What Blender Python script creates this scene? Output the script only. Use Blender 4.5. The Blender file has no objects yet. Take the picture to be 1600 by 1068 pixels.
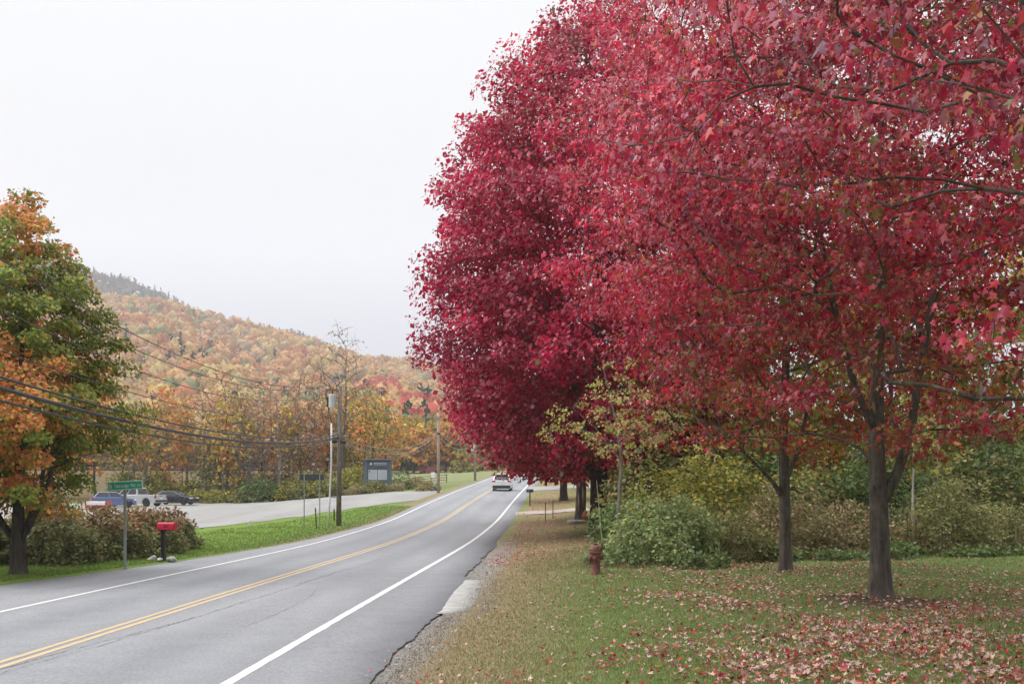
import bpy, bmesh, math, random
import numpy as np
from mathutils import Vector, Matrix

R = math.radians
SC = bpy.context.scene
COL = SC.collection

# ------------------------------------------------------------------ camera
cam_d = bpy.data.cameras.new('camera')
cam_d.sensor_width = 36.0
cam_d.lens = 35.0
cam_d.shift_y = 0.138
cam_d.clip_start = 0.1
cam_d.clip_end = 6000.0
cam = bpy.data.objects.new('camera', cam_d)
COL.objects.link(cam)
cam.location = (0, 0, 2.2)
cam.rotation_euler = (R(90), 0, 0)
SC.camera = cam

# ------------------------------------------------------------------ world: overcast sky
SUN_EL, SUN_AZ = R(46), R(-84)          # azimuth measured from +Y towards +X
W = bpy.data.worlds.new('World')
SC.world = W
W.use_nodes = True
nt = W.node_tree
nt.nodes.clear()
wo = nt.nodes.new('ShaderNodeOutputWorld')
bg = nt.nodes.new('ShaderNodeBackground')
bg.inputs['Strength'].default_value = 0.1
sky = nt.nodes.new('ShaderNodeTexSky')
sky.sky_type = 'NISHITA'
sky.sun_disc = False
sky.sun_elevation = SUN_EL
sky.sun_rotation = SUN_AZ
sky.air_density = 1.0
sky.dust_density = 3.0
tc = nt.nodes.new('ShaderNodeTexCoord')
sep = nt.nodes.new('ShaderNodeSeparateXYZ')
nt.links.new(tc.outputs['Generated'], sep.inputs[0])
rampc = nt.nodes.new('ShaderNodeValToRGB')      # overcast: greyer low down, brighter overhead
cr = rampc.color_ramp
cr.elements[0].position = 0.0
cr.elements[0].color = (0.173, 0.183, 0.216, 1)
cr.elements[1].position = 1.0
cr.elements[1].color = (1.0, 1.0, 1.0, 1)
for p_, c_ in ((0.10, (0.179, 0.189, 0.220)), (0.15, (0.203, 0.209, 0.232)), (0.22, (0.256, 0.259, 0.271)), (0.30, (0.266, 0.268, 0.274)), (0.45, (0.292, 0.294, 0.298)), (0.7, (0.58, 0.58, 0.582))):
    e = cr.elements.new(p_)
    e.color = (*c_, 1)
nt.links.new(sep.outputs['Z'], rampc.inputs['Fac'])
cn = nt.nodes.new('ShaderNodeTexNoise')
cn.inputs['Scale'].default_value = 2.2
cn.inputs['Detail'].default_value = 4
mp = nt.nodes.new('ShaderNodeMapping')
mp.inputs['Scale'].default_value = (1, 1, 2.5)
nt.links.new(tc.outputs['Generated'], mp.inputs['Vector'])
nt.links.new(mp.outputs[0], cn.inputs['Vector'])
mr = nt.nodes.new('ShaderNodeMapRange')
mr.inputs['To Min'].default_value = 21.2
mr.inputs['To Max'].default_value = 22.8
nt.links.new(cn.outputs['Fac'], mr.inputs['Value'])
vm = nt.nodes.new('ShaderNodeVectorMath')
vm.operation = 'SCALE'
nt.links.new(rampc.outputs['Color'], vm.inputs[0])
nt.links.new(mr.outputs[0], vm.inputs['Scale'])
mixw = nt.nodes.new('ShaderNodeMix')
mixw.data_type = 'RGBA'
mixw.inputs['Factor'].default_value = 0.95
nt.links.new(sky.outputs[0], mixw.inputs['A'])
nt.links.new(vm.outputs[0], mixw.inputs['B'])
nt.links.new(mixw.outputs['Result'], bg.inputs['Color'])
nt.links.new(bg.outputs[0], wo.inputs['Surface'])

# ------------------------------------------------------------------ sun behind the cloud
sl = bpy.data.lights.new('sun', 'SUN')
sl.energy = 1.5
sl.angle = R(25)
sl.color = (1.0, 0.97, 0.92)
so = bpy.data.objects.new('sun', sl)
COL.objects.link(so)
sd = Vector((math.sin(SUN_AZ) * math.cos(SUN_EL), math.cos(SUN_AZ) * math.cos(SUN_EL), math.sin(SUN_EL)))
so.rotation_euler = (-sd).to_track_quat('-Z', 'Y').to_euler()
so.location = (-30, -20, 60)

SC.view_settings.view_transform = 'Standard'
SC.view_settings.look = 'None'
SC.view_settings.exposure = 0.58
SC.view_settings.gamma = 1.0
SC.render.engine = 'CYCLES'
SC.cycles.use_denoising = True
SC.cycles.max_bounces = 6
SC.cycles.diffuse_bounces = 3
SC.cycles.glossy_bounces = 2
SC.cycles.transmission_bounces = 4
SC.cycles.volume_bounces = 1
SC.cycles.transparent_max_bounces = 8
SC.cycles.use_adaptive_sampling = True
SC.cycles.adaptive_threshold = 0.01
SC.cycles.caustics_reflective = False
SC.cycles.caustics_refractive = False

# ================================================================== helpers
MATS = {}

def nmat(name):
    m = bpy.data.materials.new(name)
    m.use_nodes = True
    MATS[name] = m
    return m, m.node_tree.nodes, m.node_tree.links, m.node_tree.nodes['Principled BSDF']

def mat(name, base, rough=0.6, var=0.15, scale=6.0, bump=0.0, metallic=0.0, spec=0.5, stretch=(1, 1, 1), tint=None, coat=0.0):
    m, N, L, P = nmat(name)
    tcn = N.new('ShaderNodeTexCoord')
    mpn = N.new('ShaderNodeMapping')
    mpn.inputs['Scale'].default_value = stretch
    L.new(tcn.outputs['Object'], mpn.inputs[0])
    n = N.new('ShaderNodeTexNoise')
    n.inputs['Scale'].default_value = scale
    n.inputs['Detail'].default_value = 5
    n.inputs['Roughness'].default_value = 0.65
    L.new(mpn.outputs[0], n.inputs['Vector'])
    mx = N.new('ShaderNodeMix')
    mx.data_type = 'RGBA'
    a = [max(0, c * (1 - var)) for c in base]
    b = [min(1, c * (1 + var)) for c in (tint or base)]
    mx.inputs['A'].default_value = (*a, 1)
    mx.inputs['B'].default_value = (*b, 1)
    rm = N.new('ShaderNodeMapRange')
    rm.inputs['From Min'].default_value = 0.3
    rm.inputs['From Max'].default_value = 0.7
    L.new(n.outputs['Fac'], rm.inputs['Value'])
    L.new(rm.outputs[0], mx.inputs['Factor'])
    L.new(mx.outputs['Result'], P.inputs['Base Color'])
    P.inputs['Roughness'].default_value = rough
    P.inputs['Metallic'].default_value = metallic
    P.inputs['Specular IOR Level'].default_value = spec
    if coat:
        P.inputs['Coat Weight'].default_value = coat
        P.inputs['Coat Roughness'].default_value = 0.06
    if bump:
        bn = N.new('ShaderNodeBump')
        bn.inputs['Strength'].default_value = bump
        bn.inputs['Distance'].default_value = 0.03
        L.new(n.outputs['Fac'], bn.inputs['Height'])
        L.new(bn.outputs[0], P.inputs['Normal'])
    return m

def leaf_mat(name, rough=0.45, trans=0.35, spec=0.5):
    m, N, L, P = nmat(name)
    at = N.new('ShaderNodeAttribute')
    at.attribute_name = 'col'
    n = N.new('ShaderNodeTexNoise')
    n.inputs['Scale'].default_value = 40
    geo = N.new('ShaderNodeNewGeometry')
    L.new(geo.outputs['Position'], n.inputs['Vector'])
    rm = N.new('ShaderNodeMapRange')
    rm.inputs['To Min'].default_value = 0.8
    rm.inputs['To Max'].default_value = 1.2
    L.new(n.outputs['Fac'], rm.inputs['Value'])
    sc = N.new('ShaderNodeVectorMath')
    sc.operation = 'SCALE'
    L.new(at.outputs['Color'], sc.inputs[0])
    L.new(rm.outputs[0], sc.inputs['Scale'])
    L.new(sc.outputs[0], P.inputs['Base Color'])
    P.inputs['Roughness'].default_value = rough
    P.inputs['Specular IOR Level'].default_value = spec
    t = N.new('ShaderNodeBsdfTranslucent')
    L.new(sc.outputs[0], t.inputs['Color'])
    ms = N.new('ShaderNodeMixShader')
    ms.inputs[0].default_value = trans
    out = N['Material Output']
    L.new(P.outputs[0], ms.inputs[1])
    L.new(t.outputs[0], ms.inputs[2])
    L.new(ms.outputs[0], out.inputs['Surface'])
    return m

def link(o, parent=None):
    COL.objects.link(o)
    if parent is not None:
        o.parent = parent
    return o

def tag(o, label=None, cat=None, group=None, kind=None):
    if label: o['label'] = label
    if cat: o['category'] = cat
    if group: o['group'] = group
    if kind: o['kind'] = kind
    return o

def empty(name, loc, rz=0.0):
    o = bpy.data.objects.new(name, None)
    o.empty_display_size = 0.2
    o.location = loc
    o.rotation_euler = (0, 0, rz)
    return link(o)

def npmesh(name, V, F, m, col=None, smooth=False):
    """V (n,3), F (m,k) uniform faces -> mesh datablock"""
    V = np.asarray(V, dtype=np.float32)
    F = np.asarray(F, dtype=np.int32)
    me = bpy.data.meshes.new(name)
    me.vertices.add(len(V))
    me.vertices.foreach_set('co', V.ravel())
    k = F.shape[1]
    me.loops.add(F.size)
    me.loops.foreach_set('vertex_index', F.ravel())
    me.polygons.add(len(F))
    me.polygons.foreach_set('loop_start', np.arange(0, F.size, k, dtype=np.int32))
    me.polygons.foreach_set('loop_total', np.full(len(F), k, dtype=np.int32))
    if smooth:
        me.polygons.foreach_set('use_smooth', np.ones(len(F), dtype=bool))
    if col is not None:
        a = me.attributes.new('col', 'FLOAT_COLOR', 'POINT')
        c4 = np.ones((len(V), 4), dtype=np.float32)
        c4[:, :3] = col
        a.data.foreach_set('color', c4.ravel())
    me.update(calc_edges=True)
    me.validate()
    if m is not None:
        me.materials.append(m)
    return me

def npobj(name, V, F, m, parent=None, col=None, smooth=False):
    return link(bpy.data.objects.new(name, npmesh(name, V, F, m, col, smooth)), parent)

class MB:
    """collects faces of one mesh"""
    def __init__(s):
        s.v, s.f = [], []
    def add(s, vs, fs):
        o = len(s.v)
        s.v += [tuple(v) for v in vs]
        s.f += [tuple(i + o for i in f) for f in fs]
        return s
    def box(s, c, d, rz=0.0):
        x, y, z = (k / 2 for k in d)
        ca, sa = math.cos(rz), math.sin(rz)
        vs = []
        for px, py, pz in ((-x, -y, -z), (x, -y, -z), (x, y, -z), (-x, y, -z), (-x, -y, z), (x, -y, z), (x, y, z), (-x, y, z)):
            vs.append((c[0] + px * ca - py * sa, c[1] + px * sa + py * ca, c[2] + pz))
        return s.add(vs, [(0, 3, 2, 1), (4, 5, 6, 7), (0, 1, 5, 4), (1, 2, 6, 5), (2, 3, 7, 6), (3, 0, 4, 7)])
    def tube(s, pts, rad, n=8, cap=True, squash=None):
        pts = [Vector(p) for p in pts]
        if not hasattr(rad, '__len__'):
            rad = [rad] * len(pts)
        vs, fs = [], []
        ref = None
        for i, p in enumerate(pts):
            a = pts[max(0, i - 1)]
            b = pts[min(len(pts) - 1, i + 1)]
            t = (b - a)
            if t.length < 1e-9: t = Vector((0, 0, 1))
            t.normalize()
            if ref is None:
                ref = Vector((1, 0, 0)) if abs(t.x) < 0.8 else Vector((0, 1, 0))
            u = ref - t * ref.dot(t)
            u.normalize()
            w = t.cross(u)
            ref = u
            for k in range(n):
                an = 2 * math.pi * k / n
                vs.append(p + (u * math.cos(an) + w * math.sin(an)) * rad[i])
        for i in range(len(pts) - 1):
            for k in range(n):
                fs.append((i * n + k, i * n + (k + 1) % n, (i + 1) * n + (k + 1) % n, (i + 1) * n + k))
        if cap:
            fs.append(tuple(reversed(range(n))))
            fs.append(tuple((len(pts) - 1) * n + k for k in range(n)))
        return s.add(vs, fs)
    def lathe(s, prof, n=24, axis='z', c=(0, 0, 0)):
        vs, fs = [], []
        for r, h in prof:
            for k in range(n):
                a = 2 * math.pi * k / n
                x, y = r * math.cos(a), r * math.sin(a)
                p = {'z': (x, y, h), 'y': (x, h, y), 'x': (h, x, y)}[axis]
                vs.append((p[0] + c[0], p[1] + c[1], p[2] + c[2]))
        for i in range(len(prof) - 1):
            for k in range(n):
                fs.append((i * n + k, i * n + (k + 1) % n, (i + 1) * n + (k + 1) % n, (i + 1) * n + k))
        fs.append(tuple(reversed(range(n))))
        fs.append(tuple((len(prof) - 1) * n + k for k in range(n)))
        return s.add(vs, fs)
    def prism(s, poly, y0, y1):
        """poly in (x,z), extruded along y"""
        n = len(poly)
        vs = [(x, y0, z) for x, z in poly] + [(x, y1, z) for x, z in poly]
        fs = [tuple(range(n)), tuple(reversed(range(n, 2 * n)))]
        for i in range(n):
            j = (i + 1) % n
            fs.append((j, i, i + n, j + n))
        return s.add(vs, fs)
    def mesh(s, name, m, smooth=False):
        me = bpy.data.meshes.new(name)
        me.from_pydata(s.v, [], s.f)
        bm = bmesh.new()
        bm.from_mesh(me)
        bmesh.ops.recalc_face_normals(bm, faces=bm.faces)
        bm.to_mesh(me)
        bm.free()
        if smooth:
            me.polygons.foreach_set('use_smooth', [True] * len(me.polygons))
        me.materials.append(m)
        return me
    def build(s, name, m, parent=None, smooth=False, bevel=0.0, seg=2):
        o = bpy.data.objects.new(name, s.mesh(name, m, smooth or bevel > 0))
        link(o, parent)
        if bevel:
            b = o.modifiers.new('bevel', 'BEVEL')
            b.width = bevel
            b.segments = seg
            b.limit_method = 'ANGLE'
            b.angle_limit = R(35)
            b.harden_normals = True
        return o

def text_mesh(name, s, size, m, parent, loc, rot, depth=0.002, spacing=1.0, sx=1.0):
    cu = bpy.data.curves.new(name, 'FONT')
    cu.body = s
    cu.size = size
    cu.extrude = depth
    cu.align_x = 'CENTER'
    cu.align_y = 'CENTER'
    cu.space_character = spacing
    cu.resolution_u = 2
    t = bpy.data.objects.new(name, cu)
    COL.objects.link(t)
    bpy.context.view_layer.update()
    me = bpy.data.meshes.new_from_object(t)
    bpy.data.objects.remove(t)
    me.materials.clear()
    me.materials.append(m)
    o = bpy.data.objects.new(name, me)
    link(o, parent)
    o.location = loc
    o.rotation_euler = rot
    o.scale = (sx, 1, 1)
    return o

ORD = ['first', 'second', 'third', 'fourth', 'fifth', 'sixth', 'seventh', 'eighth', 'ninth', 'tenth', 'eleventh', 'twelfth',
       'thirteenth', 'fourteenth', 'fifteenth', 'sixteenth', 'seventeenth', 'eighteenth', 'nineteenth', 'twentieth',
       'twenty-first', 'twenty-second', 'twenty-third', 'twenty-fourth', 'twenty-fifth', 'twenty-sixth']

def nrm(a):
    return a / np.maximum(np.linalg.norm(a, axis=-1, keepdims=True), 1e-9)

def sstep(a, b, x):
    t = np.clip((x - a) / (b - a), 0, 1)
    return t * t * (3 - 2 * t)

# ------------------------------------------------------------------ terrain functions
# road: straight, centre line X = -7.3 + 0.05 Y
_Y = np.arange(-120.0, 1700.0, 1.0)

def _smooth(z, w):
    k = np.exp(-0.5 * (np.arange(-3 * w, 3 * w + 1) / w) ** 2)
    k /= k.sum()
    return np.convolve(np.pad(z, 3 * w, mode='edge'), k, mode='valid')

ZR = _smooth(np.interp(_Y, [-60, 0, 20, 44, 62, 77, 100, 125, 200, 255, 330, 600, 1700],
                       [0, -0.1, -0.18, -0.36, -0.1, 0.6, 1.45, 2.25, 4.7, 5.7, 5.4, 8, 14]), 5)
ZL = _smooth(np.interp(_Y, [-60, 113, 240, 330, 600, 1700], [-0.12, -0.12, 4.9, 7.5, 12, 20]), 6)

def cx(Y): return -7.3 + 0.05 * np.asarray(Y, dtype=float)

EL_Y = [-60, 14, 18, 21, 24.7, 29, 35, 45, 60, 300]
EL_V = [3.9, 3.9, 4.6, 6.6, 6.62, 5.75, 5.05, 4.35, 3.95, 3.85]
ER_Y = [-60, 11.2, 13.7, 16.0, 18.2, 18.9, 22.0, 25.4, 26.0, 26.6, 31, 35, 50, 64, 80, 300]
ER_V = [5.0, 5.0, 4.93, 4.93, 5.02, 5.10, 4.98, 4.95, 4.90, 4.70, 4.64, 4.6, 4.5, 4.4, 4.35, 4.3]

def eL(Y): return np.interp(Y, EL_Y, EL_V)
def eR(Y): return np.interp(Y, ER_Y, ER_V)
def zroad(Y): return np.interp(Y, _Y, ZR)

def gz(X, Y):
    X = np.asarray(X, dtype=float)
    Y = np.asarray(Y, dtype=float)
    d = X - cx(Y)
    zr = np.interp(Y, _Y, ZR)
    zl = np.interp(Y, _Y, ZL)
    t = sstep(4.0, 30.0, -d)
    z = zr * (1 - t) + zl * t
    z = z + 0.24 * sstep(5.6, 9.0, d) + 0.02 * np.clip(d - 14, 0, 60)
    z = z + 0.02 * (np.sin(X * 1.7 + Y * .9) + np.sin(Y * 1.3 - X * .6)) * sstep(6.2, 8, np.abs(d))
    return z

def gcut(X, Y):
    """sheet height of the ground: sunk under the pavement"""
    d = X - cx(Y)
    inside = (1 - sstep(0, 0.35, d - eR(Y) + 0.38)) * (1 - sstep(0, 0.35, -d - eL(Y) + 0.38))
    return gz(X, Y) - 0.09 * inside

def g1(x, y): return float(gz(x, y))

# ================================================================== materials
def ground_material():
    m, N, L, P = nmat('ground')
    geo = N.new('ShaderNodeNewGeometry')
    sp = N.new('ShaderNodeSeparateXYZ')
    L.new(geo.outputs['Position'], sp.inputs[0])

    def math_(op, a, b=None, clamp=False):
        n = N.new('ShaderNodeMath')
        n.operation = op
        n.use_clamp = clamp
        for i, v in enumerate((a, b)):
            if v is None: continue
            if isinstance(v, (int, float)): n.inputs[i].default_value = v
            else: L.new(v, n.inputs[i])
        return n.outputs[0]

    def noise(scale, detail=4, rough=0.6):
        n = N.new('ShaderNodeTexNoise')
        n.inputs['Scale'].default_value = scale
        n.inputs['Detail'].default_value = detail
        n.inputs['Roughness'].default_value = rough
        L.new(geo.outputs['Position'], n.inputs['Vector'])
        return n.outputs['Fac']

    def ss(v, a, b):
        n = N.new('ShaderNodeMapRange')
        n.interpolation_type = 'SMOOTHSTEP'
        n.inputs['From Min'].default_value = a
        n.inputs['From Max'].default_value = b
        L.new(v, n.inputs['Value'])
        return n.outputs[0]

    def mix(f, a, b):
        n = N.new('ShaderNodeMix')
        n.data_type = 'RGBA'
        for k, v in (('Factor', f), ('A', a), ('B', b)):
            if isinstance(v, tuple): n.inputs[k].default_value = (*v, 1)
            elif isinstance(v, (int, float)): n.inputs[k].default_value = v
            else: L.new(v, n.inputs[k])
        return n.outputs['Result']

    x, y = sp.outputs['X'], sp.outputs['Y']
    d = math_('ADD', math_('SUBTRACT', x, math_('MULTIPLY', y, 0.05)), 7.3)
    n1, n2, n3 = noise(0.55, 4), noise(4.0, 5), noise(45, 3)
    dn = math_('ADD', d, math_('MULTIPLY', math_('SUBTRACT', n2, 0.5), 2.2))
    ds = math_('ADD', d, math_('MULTIPLY', math_('SUBTRACT', n2, 0.5), 0.7))
    green = mix(ss(n1, .35, .65), (0.100, 0.170, 0.042), (0.155, 0.205, 0.068))
    green = mix(math_('MULTIPLY', ss(n3, .45, .7), 0.5), green, (0.22, 0.20, 0.10))
    # bright mown strip left of the road
    left = math_('MULTIPLY', ss(math_('MULTIPLY', d, -1), 4.5, 6.5), math_('SUBTRACT', 1, ss(y, 60, 110)))
    green = mix(left, green, mix(ss(n2, .3, .7), (0.125, 0.215, 0.035), (0.17, 0.24, 0.05)))
    # dry thatch along the verge
    verge = math_('MULTIPLY', ss(dn, 3.8, 4.4), math_('SUBTRACT', 1, ss(dn, 6.4, 8.4)))
    verge = math_('MULTIPLY', verge, math_('SUBTRACT', 1, math_('MULTIPLY', ss(y, 28, 42), ss(n1, .38, .6))))
    thatch = mix(ss(n3, .3, .7), (0.22, 0.145, 0.095), (0.36, 0.26, 0.175))
    c = mix(math_('MULTIPLY', verge, 0.7), green, thatch)
    vl = math_('SUBTRACT', 1, ss(math_('SUBTRACT', math_('MULTIPLY', dn, -1), 4.0), 0.2, 1.2))
    vl = math_('MULTIPLY', vl, ss(math_('MULTIPLY', d, -1), 3.0, 3.6))
    c = mix(math_('MULTIPLY', vl, 0.7), c, thatch)
    # leaf-strewn ground under the far maples
    lit = math_('MULTIPLY', ss(y, 29, 38), ss(d, 4.2, 5.5))
    lit = math_('MULTIPLY', lit, ss(n2, .38, .56))
    c = mix(math_('MULTIPLY', lit, 0.5), c, mix(ss(n3, .3, .7), (0.26, 0.115, 0.095), (0.36, 0.20, 0.15)))
    # bare soil round the nearest trunk
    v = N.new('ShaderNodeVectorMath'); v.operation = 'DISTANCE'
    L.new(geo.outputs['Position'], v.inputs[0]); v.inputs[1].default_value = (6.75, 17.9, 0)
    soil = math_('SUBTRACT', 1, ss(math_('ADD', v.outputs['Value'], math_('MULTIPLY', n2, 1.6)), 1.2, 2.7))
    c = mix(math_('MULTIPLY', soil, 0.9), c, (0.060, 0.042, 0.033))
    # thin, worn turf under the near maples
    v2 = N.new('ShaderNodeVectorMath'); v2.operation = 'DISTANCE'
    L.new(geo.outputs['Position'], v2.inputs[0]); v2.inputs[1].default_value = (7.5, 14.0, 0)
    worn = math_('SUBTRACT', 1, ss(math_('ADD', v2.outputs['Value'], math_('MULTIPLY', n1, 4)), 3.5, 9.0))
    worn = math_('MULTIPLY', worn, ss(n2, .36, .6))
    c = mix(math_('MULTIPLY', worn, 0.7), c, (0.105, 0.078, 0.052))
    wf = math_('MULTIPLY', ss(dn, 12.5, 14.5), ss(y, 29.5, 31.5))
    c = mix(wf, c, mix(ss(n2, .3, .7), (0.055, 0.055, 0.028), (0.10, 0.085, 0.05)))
    # gravel shoulder
    gr = math_('MULTIPLY', ss(ds, 3.6, 3.9), math_('SUBTRACT', 1, ss(ds, 5.25, 5.75)))
    gr = math_('MULTIPLY', gr, math_('SUBTRACT', 1, ss(y, 33, 50)))
    gravel = mix(ss(n3, .3, .7), (0.20, 0.185, 0.17), (0.32, 0.30, 0.28))
    c = mix(gr, c, gravel)
    # pasture and forest floor further off
    far = math_('MULTIPLY', ss(y, 112, 125), math_('SUBTRACT', 1, ss(d, -5, -3)))
    past = mix(ss(n1, .3, .7), (0.17, 0.20, 0.085), (0.23, 0.235, 0.12))
    past = mix(math_('SUBTRACT', 1, ss(math_('ADD', x, math_('MULTIPLY', n1, 14)), -26, -16)), past, mix(ss(n2, .3, .7), (0.09, 0.075, 0.035), (0.15, 0.11, 0.055)))
    c = mix(far, c, past)
    ff = ss(y, 235, 262)
    c = mix(ff, c, mix(ss(n1, .3, .7), (0.16, 0.10, 0.05), (0.25, 0.15, 0.07)))
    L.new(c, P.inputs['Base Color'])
    P.inputs['Roughness'].default_value = 0.95
    P.inputs['Specular IOR Level'].default_value = 0.1
    bn = N.new('ShaderNodeBump')
    bn.inputs['Strength'].default_value = 0.9
    bn.inputs['Distance'].default_value = 0.03
    L.new(math_('ADD', n3, math_('MULTIPLY', n2, 1.5)), bn.inputs['Height'])
    L.new(bn.outputs[0], P.inputs['Normal'])
    return m

def asphalt(name, a, b, speck=0.35, rough=0.85, tracks=0.0):
    m, N, L, P = nmat(name)
    geo = N.new('ShaderNodeNewGeometry')
    def noise(scale, detail, sx=(1, 1, 1)):
        mpn = N.new('ShaderNodeMapping')
        mpn.inputs['Scale'].default_value = sx
        L.new(geo.outputs['Position'], mpn.inputs[0])
        n = N.new('ShaderNodeTexNoise')
        n.inputs['Scale'].default_value = scale
        n.inputs['Detail'].default_value = detail
        L.new(mpn.outputs[0], n.inputs['Vector'])
        return n.outputs['Fac']
    big = noise(0.5, 5, (1.0, 0.16, 1))
    fine = noise(60, 3)
    patch = noise(2.3, 6)
    mx = N.new('ShaderNodeMix'); mx.data_type = 'RGBA'
    mx.inputs['A'].default_value = (*a, 1); mx.inputs['B'].default_value = (*b, 1)
    ad = N.new('ShaderNodeMath'); ad.operation = 'ADD'
    h = N.new('ShaderNodeMath'); h.operation = 'MULTIPLY'; h.inputs[1].default_value = 0.5
    L.new(patch, h.inputs[0]); L.new(big, ad.inputs[0]); L.new(h.outputs[0], ad.inputs[1])
    rm = N.new('ShaderNodeMapRange'); rm.inputs['From Min'].default_value = 0.5; rm.inputs['From Max'].default_value = 1.0
    L.new(ad.outputs[0], rm.inputs['Value']); L.new(rm.outputs[0], mx.inputs['Factor'])
    fine2 = noise(22, 4)
    av = N.new('ShaderNodeMath'); av.operation = 'ADD'; L.new(fine, av.inputs[0]); L.new(fine2, av.inputs[1])
    hv = N.new('ShaderNodeMath'); hv.operation = 'MULTIPLY'; hv.inputs[1].default_value = .5; L.new(av.outputs[0], hv.inputs[0])
    fine = hv.outputs[0]
    r2 = N.new('ShaderNodeMapRange'); r2.inputs['From Min'].default_value = 0.3; r2.inputs['From Max'].default_value = 0.7
    r2.inputs['To Min'].default_value = 1 - speck; r2.inputs['To Max'].default_value = 1 + speck
    L.new(fine, r2.inputs['Value'])
    sc = N.new('ShaderNodeVectorMath'); sc.operation = 'SCALE'
    L.new(mx.outputs['Result'], sc.inputs[0]); L.new(r2.outputs[0], sc.inputs['Scale'])
    if tracks:       # wheel paths polished paler, drip lines darker
        def mt(op, p, q=None):
            k = N.new('ShaderNodeMath'); k.operation = op
            for i, v in enumerate((p, q)):
                if v is None: continue
                if isinstance(v, (int, float)): k.inputs[i].default_value = v
                else: L.new(v, k.inputs[i])
            return k.outputs[0]
        sp = N.new('ShaderNodeSeparateXYZ'); L.new(geo.outputs['Position'], sp.inputs[0])
        d = mt('ADD', mt('SUBTRACT', sp.outputs['X'], mt('MULTIPLY', sp.outputs['Y'], .05)), 7.3)
        wv = mt('COSINE', mt('MULTIPLY', mt('SUBTRACT', mt('ABSOLUTE', d), .9), 2 * math.pi / 1.6))
        wv = mt('MULTIPLY', wv, mt('LESS_THAN', mt('ABSOLUTE', d), 3.7))
        k = mt('ADD', mt('MULTIPLY', mt('MULTIPLY', wv, mt('ADD', big, .3)), tracks), mt('MULTIPLY', r2.outputs[0], 1.0))
        L.new(k, sc.inputs['Scale'])
    L.new(sc.outputs[0], P.inputs['Base Color'])
    P.inputs['Roughness'].default_value = rough
    P.inputs['Specular IOR Level'].default_value = 0.3
    bn = N.new('ShaderNodeBump'); bn.inputs['Strength'].default_value = 0.35; bn.inputs['Distance'].default_value = 0.01
    L.new(fine, bn.inputs['Height']); L.new(bn.outputs[0], P.inputs['Normal'])
    return m

def paint_mat(name, c, wear):
    m, N, L, P = nmat(name)
    geo = N.new('ShaderNodeNewGeometry')
    n = N.new('ShaderNodeTexNoise'); n.inputs['Scale'].default_value = 26; n.inputs['Detail'].default_value = 6
    n.inputs['Roughness'].default_value = 0.75
    L.new(geo.outputs['Position'], n.inputs['Vector'])
    rm = N.new('ShaderNodeMapRange'); rm.inputs['From Min'].default_value = 0.47; rm.inputs['From Max'].default_value = 0.74
    rm.inputs['To Max'].default_value = wear
    L.new(n.outputs['Fac'], rm.inputs['Value'])
    mx = N.new('ShaderNodeMix'); mx.data_type = 'RGBA'
    mx.inputs['A'].default_value = (*c, 1); mx.inputs['B'].default_value = (0.2, 0.2, 0.2, 1)
    L.new(rm.outputs[0], mx.inputs['Factor'])
    L.new(mx.outputs['Result'], P.inputs['Base Color'])
    P.inputs['Roughness'].default_value = 0.7
    return m

def bark_mat(name, a, b, scale=14, bump=1.0):
    m = mat(name, a, rough=0.95, var=0.3, scale=scale, bump=bump, spec=0.15, stretch=(1, 1, 0.16), tint=b)
    N, L = m.node_tree.nodes, m.node_tree.links
    P = N['Principled BSDF']
    src = P.inputs['Base Color'].links[0].from_socket
    tcn = N.new('ShaderNodeTexCoord')
    n = N.new('ShaderNodeTexNoise'); n.inputs['Scale'].default_value = 3.5; n.inputs['Detail'].default_value = 6; n.inputs['Roughness'].default_value = .7
    L.new(tcn.outputs['Object'], n.inputs['Vector'])
    rm = N.new('ShaderNodeMapRange'); rm.inputs['From Min'].default_value = .5; rm.inputs['From Max'].default_value = .68; rm.inputs['To Max'].default_value = .55
    L.new(n.outputs['Fac'], rm.inputs['Value'])
    mx = N.new('ShaderNodeMix'); mx.data_type = 'RGBA'
    mx.inputs['B'].default_value = (b[0] * 1.45 + .02, b[1] * 1.5 + .025, b[2] * 1.45 + .015, 1)      # grey-green lichen
    L.new(rm.outputs[0], mx.inputs['Factor']); L.new(src, mx.inputs['A']); L.new(mx.outputs['Result'], P.inputs['Base Color'])
    return m

M_ground = ground_material()
M_road = asphalt('asphalt', (0.205, 0.213, 0.232), (0.270, 0.276, 0.290), 0.34, tracks=.07)
M_lot = asphalt('lot_asphalt', (0.22, 0.215, 0.21), (0.30, 0.295, 0.285), 0.15)
M_tar = mat('tar_edge', (0.03, 0.03, 0.031), rough=0.9, var=0.4, scale=20)
M_concrete = mat('concrete_apron', (0.40, 0.40, 0.385), rough=0.9, var=0.28, scale=3.5, bump=0.4)
M_white_line = paint_mat('white_line_paint', (0.68, 0.68, 0.66), 0.6)
M_yellow_line = paint_mat('yellow_line_paint', (0.55, 0.41, 0.23), 0.75)
M_bark = bark_mat('maple_bark', (0.085, 0.073, 0.063), (0.165, 0.143, 0.125))
M_bark_mid = bark_mat('mid_maple_bark', (0.055, 0.047, 0.040), (0.11, 0.095, 0.082))  # dark grey-brown bark of the near maples
M_bark_dark = bark_mat('dark_bark', (0.036, 0.031, 0.027), (0.075, 0.063, 0.055))
M_bark_old = bark_mat('old_maple_bark', (0.06, 0.053, 0.047), (0.125, 0.11, 0.098), scale=9)
M_bark_grey = bark_mat('grey_bark', (0.13, 0.115, 0.10), (0.22, 0.20, 0.175))
M_bark_pale = bark_mat('pale_bark', (0.28, 0.255, 0.215), (0.42, 0.39, 0.34), bump=0.4)
M_leaf = leaf_mat('maple_leaf', 0.40, 0.42, 0.6)
M_leaf_matte = leaf_mat('foliage_leaf', 0.6, 0.35, 0.3)
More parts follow.
